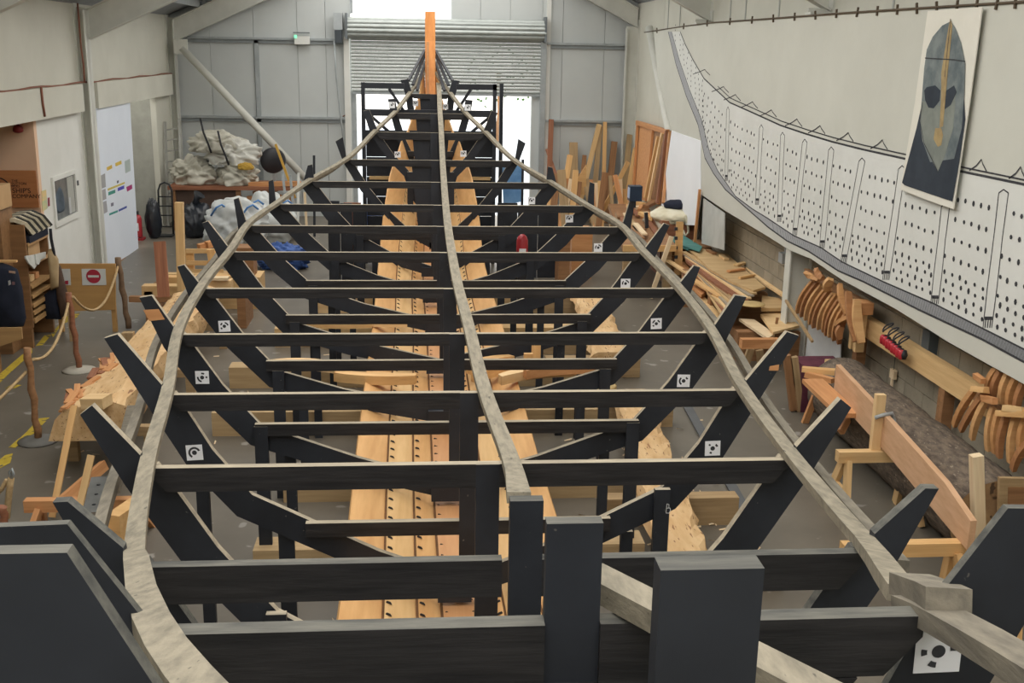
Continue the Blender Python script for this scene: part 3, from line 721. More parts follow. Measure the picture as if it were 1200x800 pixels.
def dot(x, y, r):
    p = on_x(x, y, BX-.0045); n = 6; i = len(vs); k = random.uniform(.75, 1.3)
    for q in range(n): a = 2*PI*q/n; vs.append((p.x, p.y+math.cos(a)*r, p.z+math.sin(a)*r*k))
    fs.append(tuple(range(i, i+n)))
xs = [r[0][0] for r in ribs]
x = 826.0
while x < 1290:
    s_, k_ = interp(sheer, x)+8, interp(keelU, x)-4
    sp = (k_-s_)
    for fr in (.16, .31, .46, .60, .72, .79, .86, .93):
        y = lerp(s_, k_, fr)+random.uniform(-.8, .8)
        xx = x+random.uniform(-1, 1)+(2.5 if fr in (.79, .93) else 0)+ (y-s_)*-.08
        if any(abs(xx-lerp(a[0], b[0], (y-a[1])/(b[1]-a[1]))) < 2.5+4*(xx-840)/340 for a, b in ribs): continue
        dot(xx, y, .024)
    x += 4.2+6.0*(x-826)/380
x = 792
while x < 826:
    s_, k_ = interp(sheer, x), interp(keelU, x)-3; y = s_+5
    while y < k_: dot(x+random.uniform(-1, 1), y, .02); y += 6
    x += 4.5
o = link('drawn_rivets', mesh('drawn_rivets', vs, fs), INK); attach(o, ban); o['kind'] = 'stuff'
rope = [on_x(x, y, BX-.01) for x, y in ((755, 38), (800, 31), (835, 26.5), (900, 22), (985, 15.5), (1080, 9.5), (1200, 2), (1330, -9))]
rp = tube('hanging_line', rope, .012, mat('dark_rope', (.12, .09, .06), None, .8), seg=6, label='dark cord the painted canvas hangs from along the right wall', cat='cord')
tie = mat('dark_rope', (.12, .09, .06), None, .8)
for i in range(24):
    x = lerp(770, 1325, (i/23)**.92); y = interp([(755, 38), (800, 31), (835, 26.5), (900, 22), (985, 15.5), (1080, 9.5), (1200, 2), (1330, -9)], x)
    p = on_x(x, y, BX-.012); board('cord_tie', p+Vector((0, 0, -.05)), p+Vector((0, random.uniform(-.03, .03), .05)), .02, .02, tie, rp)
# mask banner
mpx = [(1087, 13), (1151, 8), (1136, 120), (1117, 245), (1085, 234), (1055, 222), (1072, 120)]
mb = shape('mask_banner', [on_x(x, y, 4.74) for x, y in mpx], (.01, 0, 0), mat('banner_cloth', (.74, .72, .64), (.69, .67, .59), .85, 2), label='narrow cloth banner with a tall grey face mask hung over the canvas', cat='banner')
MX = 4.735
def mpoly(name, pp, m, d): return shape(name, [on_x(x, y, MX-d) for x, y in pp], (.001, 0, 0), m, mb)
MD = mat('mask_dark', (.035, .045, .06), (.022, .03, .042), .8, 3)
MG = mat('mask_grey', (.20, .23, .225), (.095, .12, .13), .7, 5)
MG2 = mat('mask_face', (.235, .255, .225), (.17, .19, .17), .7, 5)
MGD = mat('mask_bronze', (.42, .31, .14), (.27, .19, .09), .6, 8)
mpoly('mask_shadow', [(1083, 110), (1129, 105), (1131, 140), (1124, 190), (1116, 236), (1098, 230), (1060, 217), (1057, 214), (1066, 180), (1074, 150)], MD, .001)
mpoly('mask_helmet', [(1114, 25), (1104, 30), (1093, 43), (1086, 58), (1083, 80), (1081, 105), (1079, 135), (1081, 165), (1090, 190), (1118, 186), (1127, 150), (1130, 110), (1131, 75), (1126, 50), (1119, 32)], MG, .002)
mpoly('mask_face', [(1080, 118), (1105, 125), (1120, 108), (1117, 150), (1106, 185), (1099, 201), (1090, 185), (1081, 165), (1078, 142)], MG2, .003)
mpoly('mask_eye', [(1083, 106), (1086, 102), (1096, 100), (1102, 106), (1101, 118), (1094, 127), (1088, 126), (1084, 117)], MD, .004)
mpoly('mask_eye', [(1109, 106), (1118, 100), (1121, 108), (1114, 123), (1107, 128), (1106, 118)], MD, .004)
mpoly('mask_ridge', [(1113.5, 22), (1116, 30), (1110, 90), (1105, 148), (1101, 150), (1103, 110), (1103, 86), (1110, 40)], MGD, .005)
mpoly('mask_mouth', [(1096, 150), (1103, 150), (1105, 158), (1103, 170), (1099, 172), (1094, 163)], MGD, .005)
strokes('mask_line', [dense([(1114, 22), (1107, 90)]), dense([(1084, 68), (1100, 69), (1118, 70), (1131, 72)]), dense([(1081, 120), (1078, 142), (1083, 168), (1099, 201)])], INK, mb, lambda x, y: on_x(x, y, MX-.006), (1, 0, 0), .01, kind='stuff')

# ---- rack beam with ear defenders
RX = 4.95
bm_ = board('wall_beam', (RX+.03, 12.0, 1.06), (RX+.03, 8.7, 1.05), .09, .22, PINE, label='thick pine beam fixed along the block wall under the canvas', cat='beam')
for y in (11.9, 9.75): box('bracket', (RX-.01, y-.06, .42), (RX+.10, y+.06, .98), BROWN, bm_)
pb = on_x(1018, 350, 4.9)
pz_ = empty('rack_post', (4.9, 11.75, 0), 'pine post pair holding the far end of the wall beam', 'post')
for dy in (0, .14): box('post_stick', (4.80, 11.55+dy, .80), (4.90, 11.62+dy, 1.36), PINE, pz_)
box('post_cap', (4.78, 11.45, 1.25), (4.92, 11.66, 1.38), OAKR, pz_)
REDM = mat('red_plastic', (.55, .035, .05), (.42, .02, .035), .35, 4, spec=.5)
DARKP = mat('black_plastic', (.03, .03, .035), None, .4)
for i in range(4):
    c_ = on_x(1042+i*6.2, 392+i*5.2, 4.86)
    e = empty('ear_defenders', (c_.x, c_.y, c_.z-.12), 'red and black ear defenders hanging on the beam, %s from the far end' % ORD[i].replace('nearest', 'first'), 'ear defenders', 'ear defenders hung on the wall beam')
    tube('headband', [(c_.x+.05*math.cos(a)-.02, c_.y-.0+.085*math.sin(a)*.4, c_.z+.03+.09*abs(math.sin(a*.5+PI/2))) for a in [t*PI/8-PI for t in range(17)]], .008, DARKP, e, 6)
    for q in (-1, 1):
        cu = lathe('ear_cup', (c_.x-.05, c_.y+q*.035, c_.z-.06), [(.02, -.05), (.04, -.04), (.045, 0), (.04, .04), (.02, .05)], REDM, e, 10); cu.scale = (.7, .6, 1)
        lathe('cushion', (c_.x-.025, c_.y+q*.035, c_.z-.06), [(.03, -.045), (.045, 0), (.03, .045)], DARKP, e, 8)

# ---- hanging oak brackets
def bent(name, top, bot, X, w, t, m, bow, label, group, dx=0):
    a, b = on_x(*top, X), on_x(*bot, X+dx)
    pts = []
    for i in range(7):
        f = i/6; p = lerp(a, b, f); k = math.sin(f*PI)*bow; pts.append(p+Vector((-k, 0, 0)))
    ws = [w*(.55+.45*math.sin(PI*(.12+.8*i/6))) for i in range(7)]
    return sweep(name, pts, ws, t, m, ups=[(0, 1, .15)]*7, label=label, cat='bracket', group=group)
WM = [OAK, OAKR, PINE, OAKP, BROWN, OAK]
HW = [wood('hung_oak', (.58, .31, .125), (.44, .215, .085), .6, .7), wood('hung_oak_dark', (.44, .215, .09), (.33, .15, .065), .6, .7), wood('hung_oak_light', (.66, .40, .18), (.54, .29, .12), .6, .7)]
gA = [((952, 332), (936, 362)), ((957, 334), (941, 366)), ((961, 338), (946, 370)), ((967, 341), (951, 375)), ((971, 343), (955, 379)), ((975, 348), (961, 381)), ((979, 349), (967, 384)), ((984, 352), (970, 388)), ((988, 355), (974, 390)), ((992, 358), (979, 394)), ((996, 362), (985, 398))]
for i, (a, b) in enumerate(gA): bent('oak_bracket', (a[0]+2, a[1]-4), (b[0]-2, b[1]+4), 4.80, .07, .04, HW[i % 3], .04, 'curved oak bracket in the row hung beside the white column, %s from the column' % ORD[i].replace('nearest', 'first'), 'curved oak brackets on the wall')
gA2 = [((944, 320), (960, 328)), ((957, 316), (964, 326)), ((974, 327), (969, 340)), ((984, 333), (992, 368)), ((994, 342), (1003, 400)), ((1004, 352), (1010, 402)), ((980, 380), (997, 371)), ((986, 382), (984, 397))]
for i, (a, b) in enumerate(gA2): bent('oak_bracket', a, b, 4.72, .06+.02*(i % 3), .05, HW[i % 3], .02, 'rough oak offcut stacked over the hanging row by the white column, %s from the column' % ORD[i].replace('nearest', 'first'), 'curved oak brackets on the wall')
board('bracket_rail', on_x(945, 318, 4.93), on_x(1016, 358, 4.93), .06, .08, BROWN, label='dark rail the far row of oak brackets hangs on', cat='rail')
gB = [((1141, 459), (1119, 493)), ((1156, 461), (1127, 499)), ((1153, 474), (1140, 509)), ((1167, 434), (1158, 452)), ((1171, 438), (1164, 464)), ((1180, 441), (1175, 467)), ((1189, 446), (1183, 474)), ((1198, 452), (1192, 482)), ((1163, 480), (1159, 523)), ((1169, 486), (1167, 526)), ((1178, 490), (1172, 531)), ((1190, 489), (1185, 537)), ((1201, 492), (1197, 530)), ((1204, 520), (1188, 545)), ((1210, 460), (1206, 500)), ((1215, 500), (1212, 545))]
for i, (a, b) in enumerate(gB): bent('oak_bracket', (a[0]+1, a[1]-3), (b[0]-1, b[1]+5), 4.80 if i < 3 or i > 7 else 4.86, .052, .055, HW[i % 3], .018, 'curved oak bracket in the near cluster at the right edge, piece %s from its left' % ORD[i % 15].replace('nearest', 'first') if i < 15 else 'curved oak bracket furthest right in the near cluster', 'curved oak brackets on the wall')
for i, (a, b) in enumerate((((1140, 455), (1156, 457)), ((1152, 466), (1166, 470)), ((1178, 478), (1200, 481)), ((1170, 484), (1205, 486)), ((1143, 440), (1152, 447)))):
    board('oak_peg', on_x(*a, 4.74), on_x(*b, 4.74), .05, .05, WM[i % 3], rough=.008, label='short oak block lying across the near brackets, %s from the left' % ORD[i].replace('nearest', 'first'), cat='block', group='short oak blocks on the near brackets')
box('bracket_rail', (4.9, 7.4, 1.04), (4.97, 9.1, 1.12), BROWN, label='dark rail the near cluster of oak brackets hangs on', cat='rail')
# white sheet leaning by the column
plate_x('white_sheet', [(950, 358), (986, 372), (984, 434), (942, 434)], 4.96, .012, mat('white_sheet', (.55, .56, .56), (.47, .48, .48), .6, 2), label='pale board leaning on the wall below the far brackets', cat='board')
# sockets on the wall
sb = box('socket_box', (5.03, 14.95, 1.15), (5.12, 15.12, 1.29), mat('socket_grey', (.40, .42, .43), None, .5), label='grey socket box on the block wall with its conduit', cat='socket'); box('conduit', (5.09, 15.02, 1.29), (5.12, 15.06, 1.75), mat('socket_grey', (.40, .42, .43), None, .5), sb)
p = on_x(1093, 403, 5.1); sb = box('socket_box', (5.02, p.y-.08, p.z-.10), (5.12, p.y+.08, p.z+.14), mat('conduit_dark', (.10, .12, .13), None, .5), label='dark conduit box above the pine wall beam', cat='socket')
p = on_x(1049, 438, 5.1); hg = box('wooden_tag', (5.06, p.y-.05, p.z-.05), (5.10, p.y+.05, p.z+.05), PALE, label='small wooden tag hanging under the ear defenders', cat='tag'); box('tag_peg', (5.06, p.y-.02, p.z-.14), (5.08, p.y+.01, p.z-.05), PALE, hg); tube('tag_string', [(5.08, p.y, p.z+.05), (5.08, p.y, p.z+.3)], .004, DARKP, hg, 4)
# bark log along the wall
BARK = mat('bark', (.20, .155, .115), (.085, .068, .055), .95, 7, (3, 1, 3), .35, .62, 8, .9, fleck=(.30, .25, .19), fleck_scale=17, fleck_at=.66)
def rough_log(name, a, b, r, m, seed, n=40, seg=22, amp=.06, flatten=None):
    a, b = Vector(a), Vector(b); t = (b-a).normalized(); s = t.cross(Vector((0, 0, 1))).normalized(); u = s.cross(t); c = (a+b)/2
    vs, fs = [], []
    for i in range(n+1):
        p = lerp(a, b, i/n)
        for k in range(seg):
            an = 2*PI*k/seg; q = Vector((math.cos(an)*2.2, math.sin(an)*2.2, i*.16+seed*9))
            rr = r*(1+amp*mnoise.noise(q)+amp*.8*mnoise.noise(q*2.6)+amp*.6*mnoise.noise(q*6)); 
            dx, dz = math.cos(an)*rr, math.sin(an)*rr
            if flatten and dz > flatten*r: dz = flatten*r+(dz-flatten*r)*.15+r*.06*mnoise.noise(q*3)
            vs.append(p-c+s*dx+u*dz)
    for i in range(n):
        for k in range(seg): A = i*seg+k; B = i*seg+(k+1) % seg; fs.append((A, B, B+seg, A+seg))
    fs += [tuple(range(seg-1, -1, -1)), tuple(n*seg+k for k in range(seg))]
    me = mesh(name, vs, fs)
    for p in me.polygons[:-2]: p.use_smooth = True
    o = link(name, me, m); o.location = c; me.polygons[-2].material_index = me.polygons[-1].material_index = 1
    return o
ENDG = mat('end_grain', (.42, .26, .13), (.25, .15, .075), .8, 5, (1, 1, 1), fleck=(.10, .06, .035), fleck_scale=9, fleck_at=.66)
lg = rough_log('bark_log', (4.68, 11.6, .36), (4.62, 7.95, .36), .37, [BARK, ENDG], 1); tag(lg, 'great grey bark covered log lying along the right wall', 'log')
pt = on_y(1188, 590, 7.9)
lb_ = empty('sample_frame', (pt.x, 7.85, 0), 'brown square wooden frame propped against the near end of the bark log', 'frame')
plate_y('frame_face', [(1172, 560), (1215, 561), (1215, 640), (1170, 640)], 7.86, .04, PINEG, lb_); plate_y('frame_panel', [(1182, 571), (1215, 571), (1215, 640), (1180, 640)], 7.85, .01, BROWN, lb_)
# long plank on edge on trestles
A0, A1 = Vector((4.2, 10.55, 0)), Vector((3.82, 6.9, 0))
pl = [A0+Vector((0, 0, .62)), lerp(A0, A1, .5)+Vector((0, 0, .66)), A1+Vector((0, 0, .64)), A1+Vector((0, 0, .86)), lerp(A0, A1, .85)+Vector((0, 0, .93)), lerp(A0, A1, .5)+Vector((0, 0, .95)), A0+Vector((0, 0, .95))]
shape('long_plank', pl, (.05, .005, 0), mat('pink_oak', (.66, .41, .25), (.53, .31, .17), .6, 5, (4, .5, 4), .3, .7, 6, .1), label='long pinkish plank standing on edge across two trestles by the log', cat='plank')
def trestle(name, c, L, h, ang, m, label, group=None, w=.09):
    e = empty(name, (c[0], c[1], 0), label, 'trestle', group); d = Vector((math.cos(ang), math.sin(ang), 0)); n = Vector((-d.y, d.x, 0)); c = Vector((c[0], c[1], 0))
    board('top_rail', c-d*L/2+Vector((0, 0, h-.05)), c+d*L/2+Vector((0, 0, h-.05)), w, .10, m, e)
    for s in (-1, 1):
        for q in (-1, 1):
            board('leg', c+d*s*L*.38+n*q*.04+Vector((0, 0, h-.08)), c+d*s*L*.46+n*q*.26, .09, .045, m, e, up=d)
        board('leg_tie', c+d*s*L*.42+n*-.17+Vector((0, 0, h*.42)), c+d*s*L*.42+n*.17+Vector((0, 0, h*.42)), .03, .08, m, e)
    return e
trestle('trestle', (4.02, 8.95), .74, .62, 0, PINE, 'pine trestle under the middle of the pinkish plank')
trestle('trestle', (3.45, 7.05), .95, .64, 0, OAK, 'rough oak trestle under the near end of the pinkish plank')
trestle('trestle', (4.15, 6.3), .8, .72, 0, OAK, 'orange trestle half hidden at the right picture edge')
board('clamp_post', (4.00, 8.98, .60), (4.00, 8.98, 1.13), .085, .06, OAKP, up=(0, 1, 0), label='upright pale timber strapped to the pinkish plank', cat='post')
st = tube('strap', [(3.95, 8.93, .93), (4.02, 8.92, .96), (4.10, 8.93, .97), (4.14, 8.95, .90), (4.12, 8.90, .78), (4.06, 8.88, .74)], .018, mat('grey_strap', (.42, .43, .43), None, .7), seg=6, label='grey strap tied around the upright and plank', cat='strap')
board('clamp_post', on_y(1149, 705, 7.6), on_y(1144, 533, 7.6), .085, .075, PALE, up=(0, 1, 0), label='pale upright post between the plank and the log end', cat='post')
# sawhorse bench and crate behind the plank
sh = empty('sawhorse', (4.35, 11.3, 0), 'orange wooden sawhorse bench beside the far end of the plank', 'sawhorse')
board('bench_top', on_z(952, 446, .72), on_z(995, 487, .68), .22, .045, OAKR, sh)
for (a, b) in (((957, 460), (942, 498)), ((1000, 478), (985, 506))): board('leg', on_y(*a, 11.4 if a[0] < 980 else 10.4), on_y(*b, 11.5 if a[0] < 980 else 10.2), .07, .05, OAKR, sh, up=(0, 1, 0))
PURP = mat('maroon_cloth', (.13, .035, .055), (.08, .02, .035), .85, 5)
box('maroon_crate', (4.35, 11.85, 0), (4.85, 12.3, .55), PURP, label='maroon covered crate under the pale leaning board', cat='crate')
for i, (a, b) in enumerate((((940, 432), (978, 436)), ((946, 438), (976, 446)), ((968, 424), (980, 424)))): board('offcut', on_z(*a, .66+.04*(2-i)), on_z(*b, .66+.04*(2-i)), .09, .05, WM[i], rough=.01, label=('long', 'split', 'stub')[i]+' oak offcut lying on the maroon crate', cat='offcut')
for i, (a, b) in enumerate((((930, 418), (938, 488)), ((922, 416), (930, 480)))): board('pointed_stake', on_y(*a, 11.9), on_y(*b, 11.9), .085, .07, BROWN if i else PINEG, up=(0, 1, 0), label=('front' if not i else 'rear')+' brown stake standing beside the maroon crate', cat='stake')

# ---- plank pile along the wall
PILEW = mat('sawn_slab', (.60, .42, .215), (.47, .305, .145), .7, 3, (.5, 3, 3), .3, .7, 6, .15)
pile = [([(801, 286), (853, 298), (870, 313), (897, 336), (883, 340), (858, 330), (832, 315)], .75, .035, PILEW, 'wide sawn slab on top of the plank pile'),
        ([(870, 310), (882, 314), (934, 346), (919, 347), (897, 333)], .72, .03, OAKP, 'reddish sawn slab lying against the block wall'),
        ([(800, 291), (830, 312), (858, 333), (880, 345), (868, 352), (838, 332), (804, 305)], .67, .04, REDW, 'dark edged plank under the wide slab'),
        ([(818, 318), (836, 322), (858, 344), (855, 366), (846, 358), (829, 342)], .58, .04, PILEW, 'long pale plank on the ship side of the pile'),
        ([(893, 346), (932, 352), (934, 360), (892, 361)], .60, .05, PILEW, 'short slab behind the round stump'),
        ([(891, 368), (913, 362), (937, 381), (906, 389)], .52, .035, OAKP, 'square slab in front of the white column'),
        ([(866, 373), (884, 374), (908, 391), (900, 396)], .46, .035, PALE, 'pale board pointing from the stump to the square slab'),
        ([(795, 300), (812, 318), (832, 340), (822, 345), (800, 325)], .50, .05, OAKR, 'reddish plank low on the ship side of the pile'),
        ([(808, 330), (830, 352), (848, 372), (836, 374), (812, 350)], .42, .05, PINE, 'pine plank at the foot of the pile')]
for i, (pp, z, th, m, lab) in enumerate(pile): plate_z('sawn_slab', pp, z, th, m, label=lab, cat='plank', group='slabs in the plank pile')
for i in range(11):
    board('thin_plank', on_z(801+2*i, 295+3*i, .715-.018*i), on_z(884-3.4*i, 344+2.8*i, .715-.018*i), .085, .022, (PILEW, GREYW, OAKP, REDW, PILEW, PINEG)[i % 6], label='thin plank fanned along the ship side of the pile, %s from the top' % ORD[i].replace('nearest', 'first'), cat='plank', group='thin planks fanned in the pile')
pb_ = empty('pile_bearer', (4.6, 16, 0), 'low timber bearers carrying the plank pile', 'bearer')
for y in (14.1, 15.6, 17.3, 18.6): box('bearer', (4.2, y-.08, 0), (5.05, y+.08, .40 if y < 15 else .60), BROWN, pb_)
for i in range(16):
    y0 = lerp(14.4, 17.2, i/15); x0 = random.uniform(4.25, 5.0); L = random.uniform(.5, 1.6); z = random.uniform(.50, .66) if y0 > 15 else .46
    z = .775 if i < 5 else z
    if i < 5: x0 = random.uniform(4.65, 4.95); y0 = 15.8+i*.5; L = .35
    a = random.uniform(-.12, .12)+(.9 if i < 3 else 0)
    board('offcut_stick', (x0, y0, z), (x0+L*math.sin(a), y0+L*math.cos(a), z), random.uniform(.05, .12), .03, WM[i % 5], label=('sawn offcut on the wide top slab, %s from its near end' % ORD[i].replace('nearest', 'first')) if i < 5 else 'sawn offcut tucked among the stacked slabs, %s from the camera' % ORD[i-5].replace('nearest', 'first'), cat='offcut', group='offcuts on the top slab' if i < 5 else 'offcuts among the slabs')
sp_ = rough_log('stump', (4.52, 14.55, .30), (4.52, 14.55, .66), .19, [BARK, ENDG], 5, 8, 20, .04); tag(sp_, 'round bark covered stump standing upright by the plank pile', 'stump'); 
lathe('stump_top', (4.52, 14.55, .655), [(.175, 0), (.18, .01), (.17, .02)], mat('stump_top', (.58, .43, .20), (.48, .34, .15), .7, 8), sp_, 20)
box('stump_block', (4.3, 14.35, 0), (4.75, 14.75, .31), BROWN, label='dark timber block under the round stump', cat='block')
board('baulk', on_z(868, 402, .40), on_z(912, 402, .40), .12, .12, OAKR, rough=.01, label='reddish baulk lying across at the near end of the pile', cat='baulk')
lw = empty('rough_trestle', (4.2, 13.6, 0), 'rough trestle under the reddish baulk', 'trestle')
for a, b in (((880, 408), (866, 450)), ((890, 410), (895, 455)), ((905, 408), (915, 440))): board('leg', on_y(*a, 13.8), on_y(*b, 13.8), .09, .06, PINEG, lw, up=(0, 1, 0))
board('leaning_strip', on_x(921, 352, 4.7), on_x(952, 400, 4.7), .03, .03, PINEG, label='thin strip leaning from the slabs down past the white column', cat='strip')
board('iron_rod', on_y(911, 372, 14.0), on_y(906, 402, 14.0), .03, .03, BROWN, label='short rusty bolt standing on the pale board', cat='bolt')
# comb stick and light stick by the pile
cs = plate_y('notched_stick', [(793, 260), (801, 260), (799, 322), (790, 322)], 18.2, .04, OAK, label='upright notched oak batten beside the teal sheet', cat='batten')
for i in range(5): p = on_y(792.5, 268+i*11, 18.19); box('notch', (p.x-.03, 18.17, p.z-.025), (p.x+.02, 18.2, p.z+.025), INK, cs)
board('light_stick', on_y(787, 277, 17.8), on_y(787, 277, 17.8)+(on_y(778, 303, 17.8)-on_y(787, 277, 17.8))*2.8, .07, .05, PALE, up=(0, 1, 0), label='pale stick leaning in front of the teal sheet', cat='stick')
TEAL = mat('teal_sheet', (.09, .26, .235), (.05, .17, .16), .6, 3)
for i, pp in enumerate(([(778, 279), (800, 275), (823, 289), (820, 294), (790, 284)], [(783, 283), (806, 282), (820, 290), (806, 292)])): plate_z('teal_sheet', pp, .80-.03*i, .02, TEAL, label=('upper' if i == 0 else 'lower')+' teal sheet folded on the boxes behind the pile', cat='sheet')
box('brown_chest', (4.3, 18.6, 0), (5.0, 19.4, .74), BROWN, label='brown chest under the teal sheets', cat='chest')
# bench
bn = empty('work_bench', (4.1, 20.5, 0), 'long workbench loaded with wood along the right side', 'bench')
shape('bench_top', [(3.35, 18.1, .86), (4.25, 18.1, .86), (4.75, 23.2, .86), (3.95, 23.2, .86)], (0, 0, -.10), BROWN, bn)
box('bench_fascia', (3.35, 18.05, .76), (4.25, 18.095, .865), OAK, bn)
for x, y in ((3.45, 18.25), (4.15, 18.25), (4.0, 22.9), (4.65, 22.9)): box('bench_leg', (x-.06, y-.06, 0), (x+.06, y+.06, .76), PINEG, bn)
for i in range(14):
    y0 = lerp(18.15, 21.2, (i+.5)/14); x0 = 3.42+(y0-18.1)*.1+random.uniform(.03, .75); L = random.uniform(.6, 1.8)
    board('bench_stick', (x0, y0, .885+.03*(i % 3)), (x0+L*.12+random.uniform(-.1, .1), y0+L, .885+.03*(i % 3)), random.uniform(.04, .12), .03, (GREYW, BROWN, PALE, REDW, PINEG)[i % 5], label='strip of wood lying on the workbench, %s from its near end' % ORD[i].replace('nearest', 'first'), cat='strip', group='strips on the workbench')
for i in range(10):
    y0 = lerp(20.5, 22.8, i/9); x0 = 3.75+(y0-18.1)*.1+random.uniform(.0, .5)
    board('bench_offcut', (x0, y0, .93), (x0+random.uniform(-.3, .3), y0+random.uniform(.1, .4), .93+random.uniform(0, .08)), random.uniform(.06, .15), .06, (OAK, OAKR, PALE, BROWN)[i % 4], label='small offcut heaped on the far half of the workbench, %s from the camera' % ORD[i].replace('nearest', 'first'), cat='offcut', group='offcuts on the workbench')
CLOTH = mat('cream_cloth', (.72, .68, .54), (.58, .52, .36), .9, 3)
p = on_z(787, 252, 1.1)
box('red_chest', (4.35, 19.75, 0), (5.0, 20.75, 1.02), REDW, label='dark red chest under the cream cloth', cat='chest')
blob('cream_cloth', (4.68, 20.25, .95), (.43, .60, .16), CLOTH, rough=.10, freq=1.6, seed=2, label='cream cloth spread over the dark red chest', cat='cloth')
blob('woollen_hat', (4.72, 20.2, 1.19), (.25, .22, .10), mat('navy_wool', (.018, .022, .04), None, .9), rough=.08, seed=6, sub=3, label='navy woollen cap lying on the cream cloth', cat='cap')
tube('cloth_cord', [on_y(x, y, 19.6) for x, y in ((803, 252), (806, 262), (807, 272), (803, 276), (800, 270))], .025, CLOTH, seg=6, label='hanging corner of the cream cloth', cat='cloth')
board('vice', on_y(757, 249, 19.5), on_y(758, 267, 19.5), .06, .06, DARKP, up=(0, 1, 0), label='small dark vice on the workbench', cat='vice')
# scanner strapped to a tip
k6 = FR[6]; tp = Vector((k6['c']+k6['ti'][0]+.03, FY(6)+.0, k6['ti'][1]+.02))
scn = empty('blue_box', tp, 'blue and black box clamped on the tip of a right frame arm', 'box')
BLU = mat('blue_plastic', (.02, .035, .06), (.012, .02, .04), .4, 5); 
box('box_body', (tp.x-.05, tp.y-.09, tp.z-.02), (tp.x+.09, tp.y+.07, tp.z+.15), BLU, scn)
box('label_plate', (tp.x-.055, tp.y-.07, tp.z+.01), (tp.x-.05, tp.y+.05, tp.z+.13), mat('blue_white', (.45, .55, .75), None, .4), scn)
box('clamp', (tp.x-.03, tp.y-.05, tp.z-.10), (tp.x+.03, tp.y+.06, tp.z-.02), DARKP, scn)
# far right: panelled doors and boards leaning on the gable
def lean(name, a, b, w, m, label, group=None, Yb=26.35, Yt=26.85, t=.05):
    pa, pb = on_y(*a, Yt), on_y(*b, Yb); 
    f = pb-pa
    pb = pa+f*((pa.z-0.0)/(pa.z-pb.z)); pb.y = Yb-.25
    return board(name, pa, pb, w, t, m, up=(0, -1, 0), label=label, cat='board', group=group)
LG = 'boards leaning on the far gable'
lean('leaning_board', (646, 140), (645, 195), .12, REDW, 'tall red brown board leaning beside the roller door', LG)
lean('leaning_board', (672, 167), (673, 215), .20, PINEG, 'broad grey brown board leaning second from the roller door', LG)
lean('leaning_board', (702, 146), (684, 220), .11, PINE, 'round edged yellow pole slanting left against the gable', LG, t=.09)
lean('leaning_board', (709, 143), (707, 225), .09, OAK, 'straight yellow batten between the pole and the dark board', LG)
lean('leaning_board', (703, 148), (700, 200), .12, PINEG, 'aged plank tucked between the yellow pole and batten', LG)
lean('leaning_board', (720, 166), (714, 225), .15, BROWN, 'dark short board right of the yellow batten', LG)
lean('leaning_board', (739, 144), (731, 228), .13, PINEG, 'wide aged board leaning next to the panelled door', LG)
lean('leaning_board', (685, 182), (682, 222), .10, BROWN, 'short dark stub of board behind the yellow pole', LG)
lean('leaning_board', (641, 175), (660, 225), .08, REDW, 'dark batten slanting right beside the roller door', LG, Yb=25.6)
lean('leaning_board', (668, 182), (664, 222), .13, OAK, 'cracked orange plank in front of the broad board', LG, Yb=25.4, Yt=26.2)
plate_y('triangular_offcut', [(687, 193), (687, 228), (665, 228)], 25.2, .05, OAK, label='big triangular oak offcut leaning among the far boards', cat='offcut')
lean('leaning_board', (745, 174), (738, 228), .12, OAK, 'orange plank in front of the panelled door', LG, Yb=25.3, Yt=26.1)
lean('leaning_board', (736, 190), (722, 225), .10, OAK, 'thin orange plank slanting left by the aged board', LG, Yb=25.4, Yt=26.2)
for i in range(16):
    x = lerp(646, 732, i/15); y0 = random.uniform(196, 222)
    lean('leaning_offcut', (x, y0), (x+random.uniform(-5, 8), y0+25), random.uniform(.08, .2), (OAK, BROWN, PINEG, OAKR, PALE)[i % 5], 'short offcut at the foot of the leaning boards, %s from the roller door' % ORD[i].replace('nearest', 'first'), 'offcuts below the leaning boards', Yb=25.0, Yt=25.3)
dr = empty('panelled_door', (5.0, 25.2, 0), 'orange panelled door leaning in the far right corner', 'door')
DOORW = wood('door_wood', (.62, .30, .12), (.50, .22, .085), .5, .8)
a, b = on_x(749, 142, 5.02), on_x(776, 152, 4.95)
P = [on_x(749, 142, 5.0), on_x(786, 153, 5.0), on_x(776, 240, 4.85), on_x(743, 232, 4.85)]
shape('door_leaf', P, (.05, 0, 0), DOORW, dr)
def onP(u, v): 
    t_ = lerp(P[0], P[1], u); b_ = lerp(P[3], P[2], u); return lerp(t_, b_, v)+Vector((-.03, 0, 0))
shape('door_panel', [onP(.08, .06), onP(.5, .06), onP(.5, .95), onP(.08, .95)], (.02, 0, 0), OAKR, dr)
shape('door_panel', [onP(.58, .06), onP(.92, .06), onP(.92, .95), onP(.58, .95)], (.02, 0, 0), BROWN, dr)
for u in (0.03, .54, .96): board('door_stile', onP(u, .0)+Vector((-.02, 0, 0)), onP(u, 1)+Vector((-.02, 0, 0)), .12, .05, DOORW, dr, up=(-1, 0, 0))
board('door_rail', onP(0, .02)+Vector((-.02, 0, 0)), onP(1, .02)+Vector((-.02, 0, 0)), .06, .10, DOORW, dr)
for i, (a, b, m) in enumerate((((776, 156), (760, 236), OAKP), ((771, 160), (756, 232), OAK), ((785, 155), (777, 238), OAKR), ((781, 153), (770, 238), REDW))):
    board('door_batten', on_x(*a, 4.90), on_x(*b, 4.72), .10, .05, m, up=(-1, 0, 0), label=('pale', 'orange', 'tall orange', 'dark red')[i]+' batten leaning in front of the panelled door', cat='batten')
